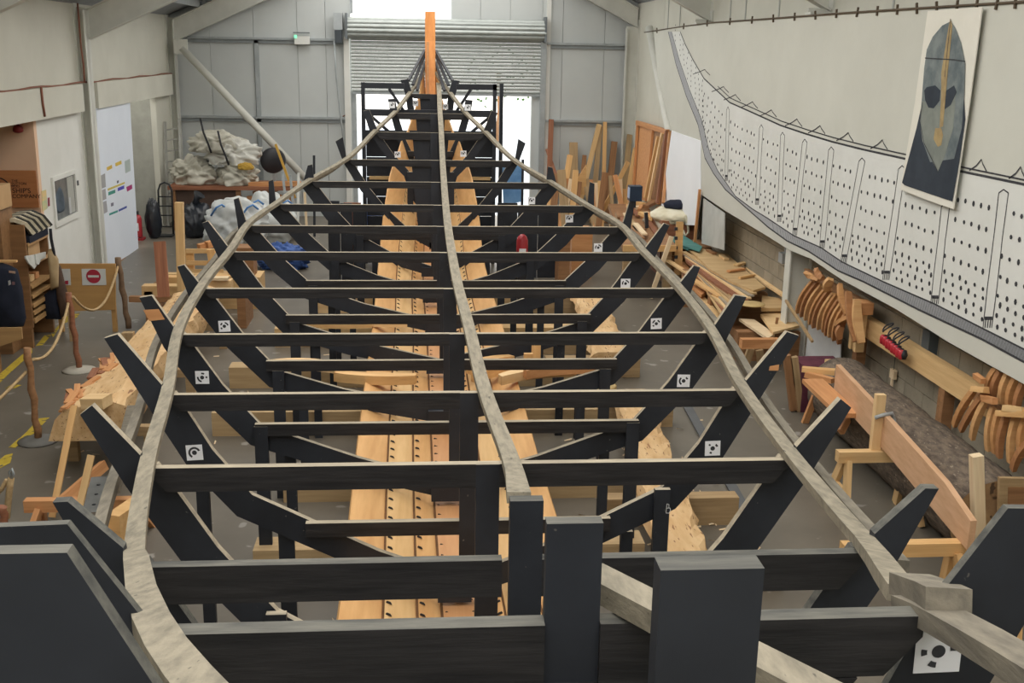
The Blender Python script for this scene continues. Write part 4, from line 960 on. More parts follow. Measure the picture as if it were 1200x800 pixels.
wp = plate_x('white_board', [(787, 153), (821, 165), (821, 230), (816, 264), (772, 262)], 4.78, .02, mat('gloss_white', (.80, .82, .85), (.76, .78, .81), .5, 1), label='large white board leaning on the right wall below the canvas end', cat='board')
board('edge_batten', on_x(820, 222, 4.74), on_x(814, 284, 4.74), .05, .04, OAKR, up=(1, 0, 0), label='orange batten standing at the edge of the white board', cat='batten')
pp = [(824, 232), (849, 250), (848, 293), (822, 285)]
plate_x('grey_sheet', pp, 4.80, .015, mat('grey_board', (.50, .51, .48), None, .6), label='grey board on the wall between the white board and the blockwork', cat='board')
# ================================================================== LEFT-HAND SIDE
# shop corner wall and sign
pw_ = box('wall_back_shop', (-9.5, 17.30, 0), (XL-.0, 17.42, 2.86), mat('warm_lit_wall', (.80, .55, .38), (.74, .50, .34), .8, 1), kind='structure')  # warm lamp light of the shop is put into the wall colour
SY = 17.27
sg = empty('company_sign', (-6.0, SY, 1.6), 'orange wooden sign with round emblem and dark lettering on the peach wall', 'sign')
p0, p1 = on_y(-40, 199, SY), on_y(46.5, 243, SY)
SIGNW = wood('sign_wood', (.52, .22, .085), (.40, .155, .06), .55, .5)
box('sign_board', (p0.x, SY-.03, p1.z), (p1.x, SY, p0.z), SIGNW, sg)
TXT = mat('burnt_lettering', (.05, .03, .025), None, .8)
def text(s, pos, size, m, parent, rot=(PI/2, 0, 0), align='LEFT'):
    cu = bpy.data.curves.new('lettering', 'FONT'); cu.body = s; cu.size = size; cu.align_x = align; cu.extrude = .001
    to = bpy.data.objects.new('tmp', cu); me = bpy.data.meshes.new_from_object(to); bpy.data.objects.remove(to)
    o = link('lettering', me, m); o.location = pos; o.rotation_euler = rot; attach(o, parent); return o
q = lambda x, y: on_y(x, y, SY-.034)
for s, x, y, h in (("THE", 13.5, 213, .05), ("SUTTON", 13.5, 216.5, .055), ("HOO", 13.5, 219.5, .05), ("SHIP'S", 14.5, 226, .105), ("COMPANY", 14.5, 232, .085)): text(s, q(x, y), h, TXT, sg)
vs, fs = [], []
cpt = q(-2, 222); n = 28; R0 = .165
for i in range(n):
    a = 2*PI*i/n; vs += [(cpt.x+R0*math.cos(a), cpt.y, cpt.z+R0*math.sin(a)), (cpt.x+(R0+.02)*math.cos(a), cpt.y, cpt.z+(R0+.02)*math.sin(a))]
fs = [(2*i, 2*i+1, (2*i+3) % (2*n), (2*i+2) % (2*n)) for i in range(n)]
b0 = len(vs)
for dx, dz in ((-.1, -.02), (-.05, .09), (.03, .12), (.06, .08), (.11, .06), (.09, .03), (.12, .0), (.09, -.03), (.06, -.08), (0, -.1)): vs.append((cpt.x+dx, cpt.y, cpt.z+dz))
fs.append(tuple(range(b0, len(vs))))
link('emblem', mesh('emblem', vs, fs), TXT, sg)
strokes('underline', [[(13, 217.5), (21, 217)]], TXT, sg, lambda x, y: on_y(x, y, SY-.034), (0, 1, 0), .006)
# alarm bell
p = on_y(22.5, 151, 17.25)
ab = lathe('alarm_bell', (p.x, 17.2, p.z), [(.02, .06), (.05, .05), (.07, .02), (.075, -.03), (.05, -.05), (.01, -.06)], mat('alarm_red', (.25, .03, .03), None, .4), label='dark red alarm sounder on the peach wall', cat='alarm'); box('alarm_mount', (p.x-.02, 17.2, p.z+.05), (p.x+.02, 17.3, p.z+.14), mat('alarm_red', (.25, .03, .03), None, .4), ab)
# window in the white partition
wx = XL+.004
wn = empty('window_2', (XL, 18.5, 1.5), kind='structure')
wy0, wy1, wz0, wz1 = 17.92, 19.0, 1.24, 1.87
box('pane', (wx-.02, wy0, wz0), (wx+.002, wy1, wz1), mat('office_glass', (.20, .21, .20), (.12, .13, .135), .15, 3, spec=.6), wn)
for a, b in (((wy0-.06, wz0-.09), (wy1+.06, wz0)), ((wy0-.06, wz1), (wy1+.06, wz1+.06)), ((wy0-.06, wz0), (wy0, wz1)), ((wy1, wz0), (wy1+.06, wz1))): box('window_frame', (wx-.005, a[0], a[1]), (wx+.03, b[0], b[1]), WHITEP, wn)
# things seen in the office: pale shapes pinned behind the pane
box('blind', (wx+.003, 18.62, wz0+.02), (wx+.006, 18.95, wz1-.02), mat('blind', (.42, .42, .38), None, .7), wn)
blob('coat_in_window', (wx+.0, 18.2, 1.35), (.02, .22, .25), mat('office_blue', (.10, .13, .17), (.06, .08, .10), .8, 4), wn, seed=4, sub=3)
box('cup', (wx+.004, 18.62, wz0+.02), (wx+.012, 18.72, wz0+.28), mat('office_white', (.55, .56, .56), None, .6), wn)
box('wall_switch', (wx, 19.12, 1.66), (wx+.02, 19.2, 1.74), DARKP, label='small dark switch on the white wall right of the window', cat='switch')
ps = plate_x('poster', [(48.5, 224), (54, 222), (55.5, 244), (50, 248)], wx+.003, .002, mat('rainbow_poster', (.75, .55, .25), (.40, .55, .35), .7, 3, (1, 1, 4)), label='small rainbow coloured poster left of the office window', cat='poster')
plate_x('poster', [(56, 232), (58, 231), (58.5, 241), (56.5, 242)], wx+.003, .002, mat('dark_leaflet', (.30, .06, .08), None, .7), label='tiny dark red leaflet left of the office window', cat='poster')
# white board with posters standing against the wall
bd = empty('poster_board', (XL, 21.8, 0), 'tall white board covered in posters beside the steel column', 'board')
BW = XL+.06
plate_x('board_face', [(111, 127), (150.5, 119), (160.5, 292), (132, 309), (118, 309)], BW, .03, mat('board_white', (.74, .79, .87), (.70, .75, .83), .6, 1), bd)
plate_x('board_foot', [(132, 310), (161, 292), (162, 297), (134, 316)], BW+.005, .04, BROWN, bd)
POST = [([(113, 203), (117, 201), (118, 210), (114, 212)], (.45, .06, .08)), ([(114, 203), (116, 202), (117, 216), (115, 217)], (.4, .05, .06)), ([(117.5, 206), (123, 203), (124, 219), (119, 221)], (.38, .38, .38)), ([(119, 223), (123.5, 221), (124.5, 233), (120, 235)], (.40, .39, .39)), ([(120, 237), (124.5, 235), (126, 248), (121, 251)], (.40, .40, .42)),
        ([(125, 196), (131, 193), (131.5, 197), (125.5, 200)], (.75, .50, .08)), ([(135, 191), (142, 188), (142.5, 192), (135.5, 195)], (.70, .50, .08)), ([(126, 221), (146, 213), (146.3, 215), (126.3, 223.5)], (.65, .52, .12)), ([(127, 225), (135, 222), (135, 226), (127, 229)], (.06, .28, .22)), ([(138, 220), (145.5, 217), (145.5, 221), (138, 224)], (.07, .07, .45)),
        ([(146, 189), (152, 186), (153, 200), (147, 203)], (.45, .52, .50)), ([(148, 219), (154.5, 216), (155, 221), (149, 224.5)], (.38, .03, .16)), ([(128, 250), (138, 246), (138, 248.5), (128, 252.5)], (.05, .28, .25)), ([(139, 245.5), (148.5, 241), (148.5, 243.5), (139, 248)], (.06, .10, .38)), ([(130, 238), (133, 237), (133, 241), (130, 242)], (.2, .2, .25)), ([(137, 212), (139, 211), (139, 214), (137, 215)], (.12, .12, .15))]
for i, (pp, c) in enumerate(POST): plate_x('poster', pp, BW+.032, .002, mat('print_%d' % i, c, None, .7), bd)
# no entry board
nb = empty('barrier_board', (-4.65, 15.7, 0), 'wooden barrier board with a no entry sign on two legs', 'board')
TANB = wood('tan_board', (.50, .295, .11), (.43, .245, .09), .6, .5)
plate_y('board_panel', [(68, 309), (135, 309), (135.5, 363), (70, 365)], 15.70, .03, TANB, nb)
for x in (-4.36, -5.1): box('leg', (x-.03, 15.73, 0), (x+.03, 15.79, .9), TANB, nb)
plate_y('sign_plate', [(95.5, 315), (123.5, 315), (124.5, 334), (96.5, 334)], 15.69, .006, mat('sign_white', (.66, .68, .66), None, .5), nb)
c_ = on_y(109.5, 323.7, 15.684); r_ = on_y(118, 323.7, 15.684).x-c_.x
ds = link('no_entry_disc', mesh('no_entry_disc', [(r_*math.cos(2*PI*i/24), 0, r_*math.sin(2*PI*i/24)) for i in range(24)], [tuple(range(24))]), mat('sign_red', (.42, .035, .06), None, .5), nb); ds.location = c_; ds.matrix_parent_inverse = worldmat(nb).inverted()
box('no_entry_bar', (c_.x-r_*.75, c_.y-.003, c_.z-r_*.16), (c_.x+r_*.75, c_.y-.002, c_.z+r_*.16), mat('sign_white', (.66, .68, .66), None, .5), nb)
plate_y('sign_plate', [(70, 315), (82, 315), (83, 334), (71, 334)], 15.69, .006, mat('sign_white', (.66, .68, .66), None, .5), nb)
plate_y('sign_mark', [(76, 329), (80, 328.5), (80, 333), (76, 333)], 15.686, .002, mat('sign_red', (.42, .035, .06), None, .5), nb)
# shelf tower
tw = empty('shelf_tower', (-5.3, 15.3, 0), 'brown wooden shelf tower holding goods for sale', 'shelf')
SHW = wood('shelf_wood', (.28, .15, .065), (.19, .10, .045), .6, .6); SHL = wood('shelf_light', (.46, .28, .12), (.36, .21, .09), .6, .6)
box('side_panel', (-5.62, 14.86, .28), (-5.18, 14.90, 1.66), SHW, tw); box('side_panel', (-5.62, 15.72, .28), (-5.18, 15.76, 1.62), SHW, tw)
box('back_panel', (-5.62, 14.9, .28), (-5.60, 15.72, 1.6), BROWN, tw)
for z, h in ((1.40, .03), (1.12, .03), (.83, .03), (.70, .03), (.57, .06), (.47, .06), (.36, .08)):
    box('shelf', (-5.60, 14.90, z-.03), (-5.17, 15.72, z), SHL, tw); box('shelf_lip', (-5.185, 14.90, z-.03), (-5.16, 15.72, z+h*.4), SHL, tw)
for y in (14.88, 15.74): box('foot', (-5.6, y-.03, 0), (-5.2, y+.03, .28), SHW, tw)
box('tall_cupboard', (-6.3, 14.55, 0), (-5.36, 15.0, 1.90), SHW, label='tall dark wooden cupboard at the left edge of the picture', cat='cupboard')
cbx = box('cardboard_box', (-6.0, 14.5, 1.905), (-5.33, 14.95, 2.2), mat('cardboard', (.50, .32, .16), (.43, .27, .13), .8, 3), label='cardboard box standing on top of the tall cupboard', cat='box')
box('box_print', (-5.6, 14.494, 1.99), (-5.40, 14.5, 2.08), mat('box_ink', (.30, .19, .10), None, .8), cbx)
# striped knit on top of the tower
NAVY = mat('navy_cloth', (.018, .022, .038), (.01, .013, .024), .9, 4)
kn = empty('striped_knitwear', (-5.4, 15.3, 1.42), 'cream and black striped knitted throw draped on the shelf top', 'knitwear')
for i in range(8):
    y0 = 14.93+i*.1; mm = mat('cream_knit', (.58, .52, .38), (.46, .41, .30), .95, 20) if i % 2 == 0 else mat('black_knit', (.05, .05, .045), None, .95, 20)
    sweep('knit_stripe', [(-5.62, y0-.02, 1.63), (-5.48, y0, 1.71), (-5.32, y0+.02, 1.72), (-5.2, y0+.06, 1.66), (-5.14, y0+.12, 1.52)], .105, .05, mm, kn)
box('navy_stack', (-5.55, 14.95, 1.405), (-5.15, 15.7, 1.50), NAVY, label='folded navy garment under the striped knit', cat='garment')
box('card_box', (-5.5, 15.0, 1.125), (-5.2, 15.45, 1.36), mat('cardboard', (.50, .32, .16), (.43, .27, .13), .8, 3), label='small cardboard box on the upper shelf', cat='box')
wc = empty('white_cloth', (-5.15, 15.2, .85), 'crumpled white cloth hanging over a shelf edge', 'cloth')
WCL = mat('white_cloth', (.62, .63, .60), (.50, .51, .48), .9, 6)
plate_x('fold', [(28.5, 300), (40, 298), (43, 302), (42, 310), (38.5, 315), (32, 308), (29, 303)], -5.14, .02, WCL, wc); plate_x('fold', [(40, 298), (52, 295), (52, 302), (46, 304), (44, 310), (41, 309)], -5.12, .02, WCL, wc)
for i, m in enumerate((WCL, OAKP, OAKR)): box('small_item', (-5.4, 14.95+i*.2, .845), (-5.25, 15.08+i*.2, .93), m, label=('white', 'pale wooden', 'reddish wooden')[i]+' small item on the middle shelf of the tower', cat='item')
# hanging garments
def garment(name, pp, Y, th, m, label, cat='garment'):
    P = [on_y(x, y, Y) for x, y in dense(pp+[pp[0]], 5)][:-1]; n = len(P); c = sum(P, Vector())/n
    vs = [p-c for p in P]+[(p-c)*.9+Vector((0, -th/2, 0)) for p in P]+[(p-c)*.9+Vector((0, th/2, 0)) for p in P]
    vs += [Vector((0, -th*.7, 0)), Vector((0, th*.7, 0))]; fs = []
    for i in range(n):
        j = (i+1) % n; fs += [(i, j, n+j, n+i), (j, i, 2*n+i, 2*n+j), (n+i, n+j, 3*n), (2*n+j, 2*n+i, 3*n+1)]
    for i, v in enumerate(vs):
        vs[i] = v+Vector((0, .03*mnoise.noise(Vector(v)*6), 0))
    o = link(name, mesh(name, vs, fs, True), m); o.location = c; return tag(o, label, cat)
sw = garment('navy_jumper', [(-25, 312), (2, 308), (10, 310), (20, 315), (26, 335), (31, 372), (28, 382), (10, 384), (-30, 386)], 14.0, .16, NAVY, 'dark navy jumper hanging at the left edge with a small crest')
plate_y('crest', [(9.5, 329), (12, 328), (13, 333), (10, 334.5)], 13.90, .004, mat('crest_white', (.42, .42, .42), None, .8), sw); plate_y('crest', [(14, 330), (17, 330), (17.5, 333.5), (14.5, 334)], 13.90, .004, mat('crest_pink', (.22, .12, .13), None, .8), sw)
plate_y('collar_tag', [(10.5, 317), (18, 318), (18, 320.5), (10.5, 319.5)], 13.90, .004, mat('tag_tan', (.40, .27, .19), None, .8), sw)
box('garment_rail', (-5.5, 13.98, 1.335), (-5.0, 14.02, 1.36), OAK, label='wooden hanger bar above the navy jumper', cat='rail')
garment('tote_bag', [(56, 292), (61, 291), (68, 303), (69, 336), (60, 340), (59, 320)], 15.3, .10, mat('canvas_tan', (.46, .34, .19), (.36, .26, .14), .9, 5), 'tan canvas tote bag hanging beside the shelf tower', 'bag')
garment('brown_coat', [(66, 305), (70, 310), (77, 340), (84, 366), (72, 372), (68, 350)], 15.38, .12, mat('brown_cloth', (.10, .06, .04), (.065, .04, .028), .9, 5), 'long dark brown coat hanging right of the tote bag')
garment('navy_coat', [(52, 345), (60, 338), (70, 334), (72, 374), (54, 374)], 15.42, .12, NAVY, 'navy coat hanging below the tote bag')
tube('bag_strap', [on_y(x, y, 15.28) for x, y in ((59, 268), (60, 280), (63, 295), (64, 305))], .02, mat('strap_black', (.02, .02, .025), None, .8), seg=6, label='black strap hanging from a hook by the tote bag', cat='strap')
lt = empty('slatted_table', (-5.4, 14.3, 0), 'low wooden crate table at the left edge below the jumper', 'table')
P = [on_y(x, y, 13.6) for x, y in ((-30, 384), (25, 384), (26, 397), (-30, 416))]
shape('table_side', P, (0, .03, 0), SHL, lt); box('table_leg', (-5.3, 13.65, 0), (-5.22, 13.75, .4), SHW, lt); box('table_leg', (-6.1, 13.65, 0), (-6.0, 13.75, .3), SHW, lt)
box('shop_floor_leg', (-4.83, 15.2, 0), (-4.79, 15.24, .5), PINEG, label='slim pale stand leg below the coats', cat='stand')
# rope posts
IRON = mat('base_grey', (.17, .165, .15), None, .6)
ROPE = mat('manila_rope', (.50, .36, .19), (.38, .26, .13), .9, 30)
def rope_post(b, h, m, label, tilt=(0, 0), base=True, r=.035):
    e = empty('rope_post', (b[0], b[1], 0), label, 'post')
    n = 9
    tube('pole', [(b[0]+tilt[0]*i/n+.012*math.sin(i*2.1), b[1]+tilt[1]*i/n, .02+(h-.02)*i/n) for i in range(n+1)], [r*(1+.12*math.sin(i*1.7)) for i in range(n+1)], m, e, 10)
    if base: lathe('base_disc', (b[0], b[1], 0), [(.20, 0), (.20, .015), (.12, .03), (.05, .045)], IRON if base is True else base, e, 24)
    return e
pA = on_z(45, 517); pB = on_z(93, 434); pC = on_z(151, 386); pD = on_z(8, 640)
rope_post(pA, 1.0, BROWN, 'brown turned rope post on a round grey base', (-.02, 0))
rope_post(pB, 1.0, REDW, 'dark rustic branch rope post on a pale disc base', (-.05, 0), mat('pale_base', (.46, .43, .36), None, .7), .035)
rope_post(pC, 1.05, mat('branch', (.22, .14, .085), (.14, .09, .055), .8, 8), 'leaning branch post at the right of the barrier board', (-.08, 0), False, .04)
rope_post(pD, .35, REDW, 'short brown rope post at the left picture edge', (0, 0))
def hang(a, b, sag, label):
    a, b = Vector(a), Vector(b); pts = [lerp(a, b, i/16)+Vector((0, 0, -sag*4*(i/16)*(1-i/16))) for i in range(17)]
    return tube('barrier_rope', pts, .018, ROPE, seg=6, label=label, cat='rope')
hang((pB.x-.0, pB.y, .95), (pC.x-.08, pC.y, .95), .38, 'pale rope slung from the rustic post in front of the no entry board')
hang((pA.x+.03, pA.y, .88), (pB.x-.06, pB.y, .88), .20, 'pale rope slung between the turned post and the rustic post')
hang((pA.x-.05, pA.y, .75), (-4.75, 9.3, .3), .12, 'pale rope running out of the left edge from the turned post')
hk = [on_y(x, y, 9.2) for x, y in ((13, 560), (11, 575), (9, 595), (7, 620))]
tube('rope_end', hk, .028, ROPE, seg=7, label='whipped rope end with a steel hook at the lower left edge', cat='rope'); tube('rope_hook', [on_y(x, y, 9.2) for x, y in ((13, 560), (11, 553), (14, 549), (16, 555), (13.5, 561))], .012, STEEL, bpy.data.objects['rope_end'], 6)
tube('rope_tail', [on_y(x, y, 9.25) for x, y in ((-6, 580), (2, 573), (8, 562))], .02, ROPE, bpy.data.objects['rope_end'], 6)
# floor tape
YEL = mat('yellow_tape', (.52, .38, .04), (.42, .30, .03), .7, 12, fleck=(.10, .09, .07), fleck_scale=14, fleck_at=.60)
for i, pp in enumerate(([(-10, 446), (30, 412), (37, 405), (38, 413), (10, 438), (-10, 458)], [(60, 391), (78, 370), (94, 366), (90, 372), (72, 380), (62, 395)], [(10, 524), (30, 507), (46, 490), (58, 489), (40, 507), (18, 524)], [(-8, 545), (6, 533), (15, 531), (12, 542), (-4, 550)], [(6, 455), (14, 450), (25, 451), (16, 455)], [(42, 405), (52, 393), (60, 392), (50, 404)])):
    plate_z('floor_tape', pp, .004, .003, YEL, label='worn yellow tape strip on the floor, %s' % ('by the table', 'in front of the barrier board', 'beside the turned post base', 'at the left picture edge', 'under the hanging rope', 'behind the turned post')[i], cat='tape', group='yellow floor tape')
# hewn log on bearers
HEWN = mat('hewn_oak', (.74, .52, .28), (.58, .35, .16), .75, 4, (3, .6, 3), .3, .68, 8, .5, fleck=(.30, .15, .07), fleck_scale=12, fleck_at=.64)
def hewn(name, a, b, w, h, label, m=HEWN, seed=0, n=26, tilt=0.0, amp=.022):
    a, b = Vector(a), Vector(b); t = (b-a).normalized(); s = t.cross(Vector((0, 0, 1))).normalized(); c = (a+b)/2
    prof = [(-.5, .08), (-.42, .75), (-.30, 1.0), (.30, 1.0), (.46, .8), (.5, .25), (.42, 0), (-.4, 0)]; k = len(prof); vs, fs = [], []
    for i in range(n+1):
        p = lerp(a, b, i/n)
        for j, (x, z) in enumerate(prof):
            nz = Vector((x*3, z*3, i*.4+seed*5)); vs.append(p-c+s*(x*w+amp*2*mnoise.noise(nz*2))+Vector((0, 0, max(0, z*h+x*tilt+amp*2*mnoise.noise(nz*2.3+Vector((9, 0, 0))) if z > 0 else 0))))
    for i in range(n):
        for j in range(k): A = i*k+j; B = i*k+(j+1) % k; fs.append((A, B, B+k, A+k))
    fs += [tuple(range(k-1, -1, -1)), tuple(n*k+j for j in range(k))]
    o = link(name, mesh(name, vs, fs), m); o.location = c; return tag(o, label, 'timber')
hewn('hewn_timber', (-3.12, 10.15, .36), (-3.16, 15.3, .36), .72, .36, 'long rough hewn oak timber with a chipped top on the left', seed=1, tilt=.15)
lb2 = empty('timber_bearers', (-3.1, 12, 0), 'pine trestle bearers under the long hewn timber on the left', 'bearer')
for y in (10.6, 12.6, 14.8):
    box('cross_bearer', (-3.5, y-.05, .26), (-2.55, y+.05, .355), PINEG, lb2)
    for x in (-3.42, -2.68): box('bearer_leg', (x-.05, y-.04, 0), (x+.05, y+.04, .26), PINEG, lb2)
bkm = []
for i in range(34):
    y = random.uniform(10.1, 12.2); x = -3.12-random.uniform(.12, .40); z = .67-max(0, -3.12-x-.24)*1.3+random.uniform(0, .03); L = random.uniform(.1, .3)
    board('bark_chip', (x, y, z), (x+random.uniform(-.08, .08), y+L, z+random.uniform(-.02, .05)), random.uniform(.03, .08), .02, (OAKR, REDW, OAKR)[i % 3], bpy.data.objects['hewn_timber'])
def stick(name, a, b, Ya, Yb, w, t, m, label, cat='stick', up=(0, 1, 0), grp=None): return board(name, on_y(*a, Ya), on_y(*b, Yb), w, t, m, up=up, label=label, cat=cat, group=grp)
stick('upright_post', (210, 237), (213, 340), 15.6, 15.6, .11, .09, PINE, 'tall square pine post standing at the far end of the hewn timber', 'post')
stick('leaning_plank', (187, 283), (192, 348), 14.6, 14.4, .15, .04, REDW, 'dark red plank standing at an angle beside the hewn timber', 'plank')
stick('short_post', (150, 389), (153, 420), 13.2, 13.2, .13, .11, PINEG, 'stubby aged post behind the hewn timber', 'post')
stick('hewn_block', (100, 470), (126, 470), 10.1, 10.05, .18, .10, OAKP, 'split oak slab at the near end of the hewn timber', 'block', (0, 0, 1))
bs = empty('beam_stack', (-3.2, 16.3, 0), 'stack of sawn pine beams lying across behind the hewn timber', 'stack')
for i, (a, b, Y, w, h) in enumerate((((168, 340), (222, 340), 16.0, .2, .16), ((195, 328), (270, 328), 16.6, .2, .12), ((230, 333), (272, 333), 16.2, .2, .14), ((152, 350), (200, 350), 15.6, .1, .08), ((186, 322), (268, 323), 17.0, .15, .06), ((235, 326), (268, 326), 16.1, .15, .04))): board('pine_beam', on_y(*a, Y), on_y(*b, Y), w, h, (PINE, OAK, OAKP, BROWN, PINE, PALE)[i], bs)
for x in (-3.9, -3.1, -2.6): box('stack_leg', (x-.06, 15.9, 0), (x+.06, 16.6, .55), BROWN, bs)
cr = empty('pine_crate', (-3.0, 17.2, 0), 'open pine crate of offcuts beside the left end of the frames', 'crate')
for a, b, Y in (((222, 292), (224, 322), 17.2), ((247, 292), (252, 324), 17.1)): board('crate_post', on_y(*a, Y), on_y(*b, Y), .12, .06, OAK, cr, up=(0, 1, 0))
for y in (294, 308, 318): board('crate_rail', on_y(218, y, 17.15), on_y(262, y, 17.15), .03, .07, PINE, cr)
box('crate_inner', (-3.0, 17.22, 0), (-2.6, 17.6, .95), BROWN, cr)
box('crate_base', (-3.2, 17.15, 0), (-2.5, 17.7, .5), PINE, cr)
for i, (x, y) in enumerate(((242, 287), (233, 290), (252, 301))): p = on_y(x, y, 17.3); board('crate_offcut', p, p+Vector((.12, .1, .02)), .1, .1, OAKR, cr)
# near left clutter
stick('leaning_lath', (87, 475), (61, 606), 9.6, 9.1, .055, .025, OAK, 'long orange lath leaning at the lower left', 'lath')
stick('leaning_lath', (107, 533), (91, 603), 8.6, 8.4, .055, .025, PINE, 'short pine lath leaning in front of the punched grey board', 'lath')
stick('angled_rail', (70, 590), (122, 545), 8.9, 9.6, .09, .06, OAKR, 'reddish rail slanting behind the pine lath', 'rail')
pg = board('punched_board', on_z(118, 560, .45), on_z(108, 602, .42), .15, .03, mat('grey_painted', (.17, .175, .17), (.13, .135, .13), .6, 6), label='grey painted board with three holes at the lower left', cat='board')
for f in (.25, .52, .8):
    p = lerp(on_z(118, 560, .45), on_z(108, 602, .42), f); lathe('hole', p+Vector((0, 0, .016)), [(.014, 0), (.016, .001)], INK, pg, 10)
plate_z('orange_plank', [(96, 605), (112, 605), (130, 598), (126, 640), (118, 660)], .40, .05, OAK, label='orange plank lying under the lower left frame tip', cat='plank')
board('side_baulk', on_z(140, 610, .40), on_z(156, 612, .40), .35, .25, OAK, label='orange timber end beside the outer left lath', cat='timber')
tl = trestle('trestle', (-2.75, 8.75), 1.0, .36, 0, OAKR, 'low reddish trestle carrying the lower left boards')
board('grey_lath', on_z(133, 572, .62), on_z(155, 480, .62), .09, .09, LATHG, label='loose grey lath lying outside the left frames', cat='lath')
box('orange_block', (-3.15, 7.95, 0), (-2.98, 8.1, .35), OAKR, label='small orange block at the left end of the low trestle', cat='block')
BEAR = wood('bearer_wood', (.54, .39, .215), (.42, .29, .15), .7, .8)
# bearers and timbers below the ship
for i, (y, x0, x1, z0, h, m) in enumerate(((7.7, -1.3, 1.75, .0, .24, BEAR), (9.2, -1.25, 1.95, .0, .24, BEAR), (11.0, -2.2, 1.9, .0, .26, BEAR), (12.7, -2.3, 2.0, .0, .26, BEAR), (14.6, -2.0, 2.2, 0, .26, PINE), (16.6, -1.6, 2.0, 0, .3, OAKP))):
    box('keel_bearer', (x0, y+.25, z0), (x1, y+.5, z0+h), m, label='squared pale bearer across under the ship, %s from the camera' % ORD[i].replace('nearest', 'first'), cat='bearer', group='bearers under the ship')
for y, z in ((5.8, .42), (7.95, .45), (9.45, .53), (11.3, .6), (13.0, .64), (14.9, .68), (16.9, .76)): box('keel_block', (cx(y)-.12, y, .24 if y > 7 else 0), (cx(y)+.12, y+.25, z-.02), BROWN, label='dark block between bearer and keel, at the %s bearer' % ('near open end', 'first', 'second', 'third', 'fourth', 'fifth', 'sixth')[[5.8, 7.95, 9.45, 11.3, 13.0, 14.9, 16.9].index(y)], cat='block', group='keel blocks')
hewn('hewn_slab', (1.95, 7.45, .26), (2.3, 11.6, .26), .42, .12, 'pale hewn plank with shavings lying right of the keel', seed=4)
hewn('hewn_slab', (2.35, 13.2, .26), (2.6, 17.0, .26), .5, .10, 'second pale hewn plank further along right of the keel', seed=6)
for y in (7.6, 8.8, 11.4, 13.3, 14.4, 16.8): box('slab_bearer', (1.55, y, 0), (2.75, y+.15, .255), PINEG, label='squat bearer under the hewn planks, %s from the camera' % ORD[[7.6, 8.8, 11.4, 13.3, 14.4, 16.8].index(y)].replace('nearest', 'first'), cat='bearer', group='bearers under the hewn planks')
lathe('round_block', (2.0, 11.9, 0), [(.2, 0), (.2, .33), (.18, .34)], mat('stump_top', (.58, .43, .20), (.48, .34, .15), .7, 8), label='short round log end right of the keel', cat='log')
# curved oak knees lying on the bearers
def knee(loc, L, w, bow, th, rz, m, label, tiltx=0):
    pts = [Vector((L*(i/10-.5), bow*(1-(2*i/10-1)**2), 0)) for i in range(11)]
    vs, fs = [], []; n = 11
    for i, p in enumerate(pts):
        ww = w*(.45+.55*math.sin(PI*(.15+.7*i/10)))
        for dy, dz in ((-ww/2, 0), (ww/2, 0), (ww/2, th), (-ww/2, th)): vs.append((p.x, p.y+dy, dz))
    for i in range(n-1):
        for q in range(4): A = i*4+q; B = i*4+(q+1) % 4; fs.append((A, B, B+4, A+4))
    fs += [(3, 2, 1, 0), tuple(40+q for q in range(4))]
    o = link('oak_knee', mesh('oak_knee', vs, fs), m); o.location = loc; o.rotation_euler = (tiltx, 0, rz); return tag(o, label, 'knee', 'curved knees on the ship bottom')
for i, (x, y, Z, L, b, rz, m) in enumerate(((600, 440, .86, .9, .12, .5, OAK), (630, 445, .90, .8, .10, .35, OAKP), (655, 440, .95, .7, .08, .25, OAKR), (575, 432, .83, .6, .08, .7, OAK), (350, 435, .94, .7, .10, -.1, OAKP), (440, 447, .85, .8, -.05, -.15, OAK), (395, 382, .95, .8, -.06, -.1, OAK), (430, 383, .95, .9, .06, 0, OAKP))):
    knee(on_z(x, y, Z), L, .13, b, .09, rz, m, 'curved oak knee lying across the strakes, %s' % ('nearest the centre lath on the right', 'second on the right', 'third on the right', 'small one by the centre lath', 'furthest left in the near group', 'second in the left near group', 'left of the far pair', 'right of the far pair')[i])
for i, (x, y, h) in enumerate(((628, 418, .14), (619, 424, .09))): p = on_z(x, y, .95); board('oak_peg', p+Vector((0, 0, -.06)), p+Vector((0, 0, h)), .09, .05, OAK, up=(0, 1, 0), label=('taller', 'shorter')[i]+' oak peg standing among the curved knees', cat='peg')
# shavings on the floor
vs, fs = [], []
for i in range(420):
    if i < 160: x, y = random.gauss(1.25, .3), random.gauss(8.4, .25)
    elif i < 300: x, y = random.gauss(2.4, .25), random.uniform(7.5, 11.5)
    else: x, y = random.uniform(-4, 4), random.uniform(6.5, 16)
    a = random.uniform(0, PI); L = random.uniform(.015, .05); w = .006; z = .004+random.uniform(0, .01); k = len(vs)
    d_ = Vector((math.cos(a), math.sin(a), 0)); n_ = Vector((-d_.y, d_.x, 0)); p = Vector((x, y, z))
    vs += [p-d_*L-n_*w, p+d_*L-n_*w, p+d_*L+n_*w+Vector((0, 0, .012)), p-d_*L+n_*w+Vector((0, 0, .006))]; fs.append((k, k+1, k+2, k+3))
link('wood_shavings', mesh('wood_shavings', vs, fs), PALE, None, 'pale wood shavings scattered on the floor around the ship', 'shavings', None, 'stuff')
board('floor_conduit', on_z(805, 475, .02), on_z(880, 610, .02), .10, .02, mat('floor_line', (.12, .125, .13), None, .6), label='dark cable cover running along the floor right of the ship', cat='cable cover')
